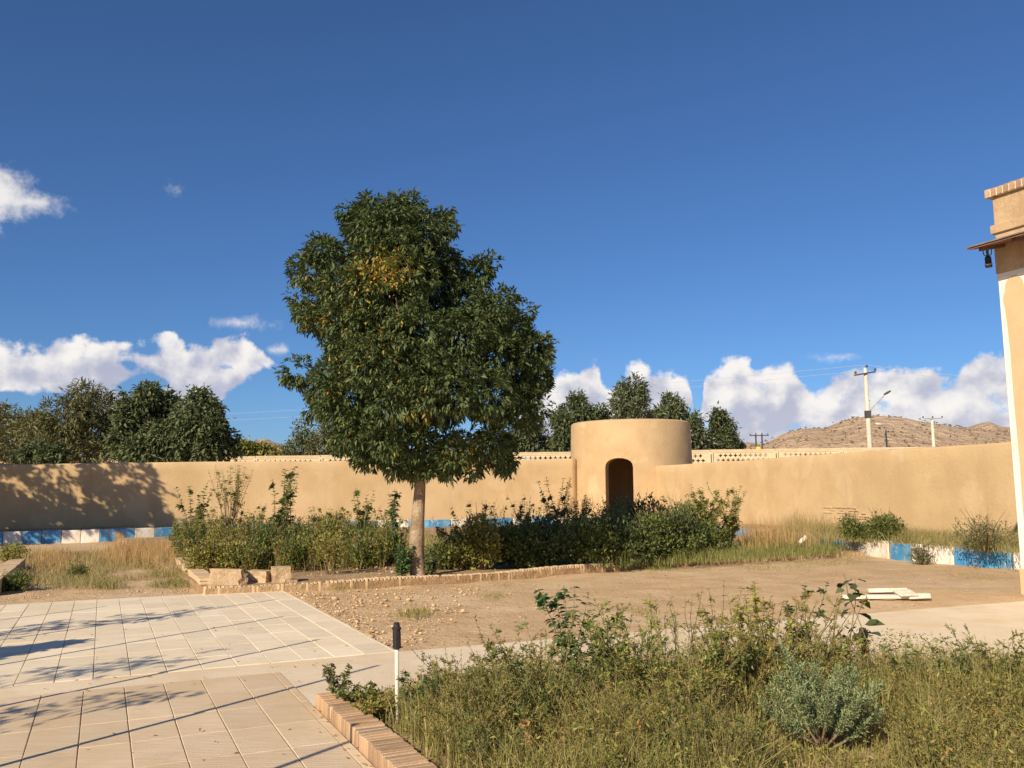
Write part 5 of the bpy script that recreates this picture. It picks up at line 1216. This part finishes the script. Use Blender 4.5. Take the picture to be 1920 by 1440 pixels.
H = np.where(nearj, .45, 1.0) * np.clip(rng.uniform(.2, .95, len(B)) * Hc, .04, .40) * (.55 + .7 * vnoise(B[:, 0] * 2.1, B[:, 1] * 2.1, 2))
half_ = rng.random(len(B)) < .74
tag(link('bed_grass', grassmesh('bed_grass', B[half_], H[half_], .0065, .45, .04), 'grass_mixed'), 'tangled green and straw grass filling the near planting bed', 'grass', kind='stuff')
tag(link('bed_stalks', grassmesh('bed_stalks', B[~half_], H[~half_] * 1.2, .0038, .35, .04), 'grass_straw'), 'dry thin stalks standing through the near planting bed', 'stalks', kind='stuff')
B = scatter(front_poly, 30000); Hc = np.array([max(.05, CAMZ - (np.interp(960 + FPX * b[0] / b[1], ytop_x, ytop_y) - 905) * b[1] / FPX) for b in B])
cl = vnoise(B[:, 0] * 2.6, B[:, 1] * 2.6, 8); pxx = 960 + FPX * B[:, 0] / B[:, 1]; nearj = (pxx > 1400) & (pxx < 1690) & (B[:, 1] < 5.7)
P = np.column_stack([B, .05 + np.where(nearj, .4, 1.0) * np.clip(Hc, .05, .5) * rng.random(len(B)) ** .9 * (.3 + .7 * cl)])
Ls = rng.uniform(.018, .042, len(P)); yv = (rng.random(len(P)) < .10 + .25 * (vnoise(B[:, 0] * 1.1 + 9, B[:, 1] * 1.1, 4) > .62)) * rng.uniform(.5, 1, len(P))
tag(link('bed_weeds', leafmesh('bed_weeds', P, rng.normal(size=P.shape) * [1, 1, .6] + [0, 0, .35], Ls, Ls * .36, None, yv), 'leaf_olive'), 'low leafy weeds and fallen red leaves under the roses', 'weeds', kind='stuff')

# fallen leaves and twigs on the dirt, the path and the terrace
la = np.vstack([scatter(px_poly([(560, 1108), (1600, 1045), (1900, 1075), (1950, 1125), (760, 1215)]), 500), scatter(px_poly([(20, 1180), (420, 1140), (720, 1225), (580, 1330), (640, 1430), (60, 1430)]), 70), scatter([fromuv(3.4, vCurb - .25), fromuv(uCurb, vCurb - .12), fromuv(uCurb, vCurb - .01), fromuv(3.4, vCurb - .01)], 60)])
Pl = np.column_stack([la, np.full(len(la), .004)]); Ll = rng.uniform(.018, .05, len(la))
tag(link('fallen_leaves', leafmesh('fallen_leaves', Pl, rng.normal(size=Pl.shape) * [1, 1, .12] + [0, 0, .12], Ll, Ll * .4, None, np.full(len(la), 1.0)), 'leaf_olive'), 'dry fallen leaves scattered over the dirt and the terrace', 'leaf litter', kind='stuff')
def fg(label, x, Y, yt, lm, seed, name='seedling', cat='seedling', smm='green_stem', **kw):
    p = col_at(x, Y, .045); h = max(.12, at(x, yt, Y).z - .045); d = dict(nst=4, spread=.12, L=.09, Wd=.05, per=12, bare=.3); d.update(kw)
    return plant(name, label, cat, p, plant_meshes(name, h, seed=seed, **d), lm, smm)
fg('leafy seedling with broad green leaves on several stems, left of the near bed', 1075, 6.5, 1100, 'leaf_fresh', 301, nst=6, spread=.24, L=.085, Wd=.052, per=15, bare=.38, r_=.005, twigs=1, twl=.12, droop=.25)
fg('tall soft leafed weed right of the broad leafed seedling', 1140, 6.4, 1112, 'leaf_green', 302, name='weed', cat='weed', nst=3, spread=.06, L=.075, Wd=.035, per=20, bare=.3, twigs=3, twl=.12)
fg('golden leaved shrub sprig rising from the near bed', 1418, 6.5, 1092, 'leaf_gold', 303, name='golden_sprig', cat='shrub', nst=5, spread=.08, L=.06, Wd=.026, per=22, bare=.55, twigs=2, twl=.08)
fg('lower golden leaved sprig among the roses', 1462, 6.4, 1150, 'leaf_gold', 304, name='golden_sprig', cat='shrub', nst=5, spread=.14, L=.05, Wd=.024, per=12, bare=.45, twigs=2, twl=.08)
fg('dark leaved shoot arching beside the golden sprig', 1505, 6.7, 1062, 'leaf_dark', 305, name='rose_shoot', cat='shoot', nst=3, spread=.16, L=.06, Wd=.038, per=14, bare=.35, twigs=3, twl=.14)
fg('broad leaved seedling with large dark leaves in front of the board pile', 1618, 7.0, 1052, 'leaf_dark', 306, nst=2, spread=.03, L=.17, Wd=.12, per=6, bare=.42, r_=.006, twigs=0, up=.1, droop=.25, off=.03)
fg('bare branching twig with few leaves in the middle of the near bed', 1290, 6.5, 1092, 'leaf_olive', 307, name='bare_twig', cat='twig', smm='twig', nst=7, spread=.3, L=.04, Wd=.018, per=5, bare=.4, twigs=3, twl=.22, r_=.005)
fg('twiggy rose top with fine leaves left of the golden sprig', 1355, 6.5, 1088, 'leaf_olive', 308, name='rose_shoot', cat='shoot', nst=6, spread=.16, L=.045, Wd=.022, per=12, bare=.4, twigs=3, twl=.14)
fg('tall sparse rose shoots at the right edge of the view', 1895, 6.4, 1128, 'leaf_olive', 309, name='rose_shoot', cat='shoot', nst=7, spread=.3, L=.055, Wd=.026, per=7, bare=.45, twigs=3, twl=.18, r_=.005)
fg('slender leaning rose shoots left of the right edge', 1800, 6.5, 1192, 'leaf_green', 310, name='rose_shoot', cat='shoot', nst=8, spread=.3, L=.05, Wd=.024, per=9, bare=.35, twigs=2, twl=.14)
fg('fine twigged rose shoots in front of the concrete path', 1700, 6.6, 1172, 'leaf_green', 311, name='rose_shoot', cat='shoot', nst=9, spread=.3, L=.05, Wd=.022, per=9, bare=.35, twigs=2, twl=.14)
fg('olive shrub with fine twigs behind the juniper', 1590, 6.3, 1165, 'leaf_olive', 312, name='rose_shoot', cat='shoot', nst=14, spread=.3, L=.05, Wd=.022, per=12, bare=.25, twigs=2, twl=.14)
fg('open twiggy rose at the left of the near bed', 925, 6.5, 1180, 'leaf_olive', 313, name='rose_shoot', cat='shoot', nst=9, spread=.3, L=.045, Wd=.022, per=8, bare=.4, twigs=3, twl=.16)
fg('thin twiggy rose beside the garden light', 832, 6.5, 1192, 'leaf_willow', 314, name='rose_shoot', cat='shoot', smm='twig', nst=7, spread=.22, L=.035, Wd=.015, per=5, bare=.45, twigs=3, twl=.16)
fg('dark bushy rose right of the middle of the near bed', 1372, 6.2, 1165, 'leaf_green', 315, name='rose_shoot', cat='shoot', nst=22, spread=.3, L=.05, Wd=.026, per=16, bare=.2, twigs=3, twl=.14)
fg('feathery green weed just right of the garden light', 790, 6.2, 1240, 'leaf_fresh', 316, name='weed', cat='weed', nst=14, spread=.2, L=.05, Wd=.014, per=18, bare=.15, twigs=2, twl=.1)
p = gp(640, 1312, .08); plant('weed', 'pale leafy weed growing at the end of the brick curb', 'weed', p, plant_meshes('weed', hpx(p, 625, 1232), 6, .16, .045, .03, 12, .35, r_=.004, seed=320, twigs=2, twl=.1), 'leaf_willow', 'green_stem')
p = gp(668, 1322, .05); plant('weed', 'low dark weed behind the end of the brick curb', 'weed', p, plant_meshes('weed', .16, 24, .26, .04, .022, 12, .1, r_=.003, seed=321, twigs=2, twl=.1, dry=.1), 'leaf_green', 'green_stem')
p = gp(700, 1345, .05); plant('weed', 'low olive weed at the foot of the near garden light', 'weed', p, plant_meshes('weed', .18, 26, .3, .04, .02, 12, .1, r_=.003, seed=322, twigs=2, twl=.1, dry=.15), 'leaf_olive', 'green_stem')
# grey green juniper
jc = col_at(1548, 5.35, .045); jt = thing('juniper', 'grey green feathery juniper bush low in the near bed', 'juniper', jc)
br, Pj, Dj = [], [], []
rj = random.Random(9)
for (ex, ey, dz) in [(1475, 1232, 0), (1500, 1262, .1), (1530, 1258, -.1), (1575, 1270, .1), (1600, 1275, -.15), (1640, 1300, 0), (1450, 1300, .1), (1440, 1330, -.1), (1500, 1310, -.25), (1555, 1300, -.3), (1610, 1320, -.25), (1640, 1345, -.1), (1580, 1300, .2), (1520, 1285, .2), (1465, 1275, .15)]:
    e = at(ex, ey, jc.y + dz * .8) - jc; s = Vector((rj.uniform(-.03, .03), 0, .02)); m1 = s.lerp(e, .5) + Vector((0, 0, -.02))
    br.append(([s, m1, e], [.011, .007, .003], 5)); dirb = (e - m1).normalized()
    for j in range(150):
        f = rj.uniform(.35, 1.02); b = (s.lerp(m1, f * 2) if f < .5 else m1.lerp(e, (f - .5) * 2)); w = Vector((rj.gauss(0, 1), rj.gauss(0, 1), rj.gauss(0, .7))).normalized(); tdir = (dirb * 1.2 + w * .8 + Vector((0, 0, .3))).normalized(); ln = rj.uniform(.05, .12)
        for q in range(7):
            g = b + tdir * ln * q / 7; ww = Vector((rj.gauss(0, 1), rj.gauss(0, 1), rj.gauss(0, 1))).normalized(); Pj.append(g); Dj.append(tdir + ww * .75)
link('foliage', leafmesh('foliage', np.array([p[:] for p in Pj]), np.array([d[:] for d in Dj]), rng.uniform(.014, .030, len(Pj)), rng.uniform(.005, .009, len(Pj))), 'leaf_juniper', jt)
link('branches', tubes('branches', br), 'bark', jt)
# curled dry leaves
for i, (x, Y) in enumerate([(1068, 4.9), (1150, 5.0), (1090, 5.2), (1240, 5.3), (1010, 5.1)]):
    p = col_at(x, Y, .045); plant('dry_leaf_sprig', 'sprig of curled orange dry leaves among the roses', 'dry sprig', p, plant_meshes('dry', .3 + .02 * i, 3, .08, .06, .022, 6, .4, r_=.003, seed=340 + i, twigs=1, twl=.06, dry=1.0, droop=.8), 'leaf_olive', 'twig', 'orange dry sprigs in the near bed')
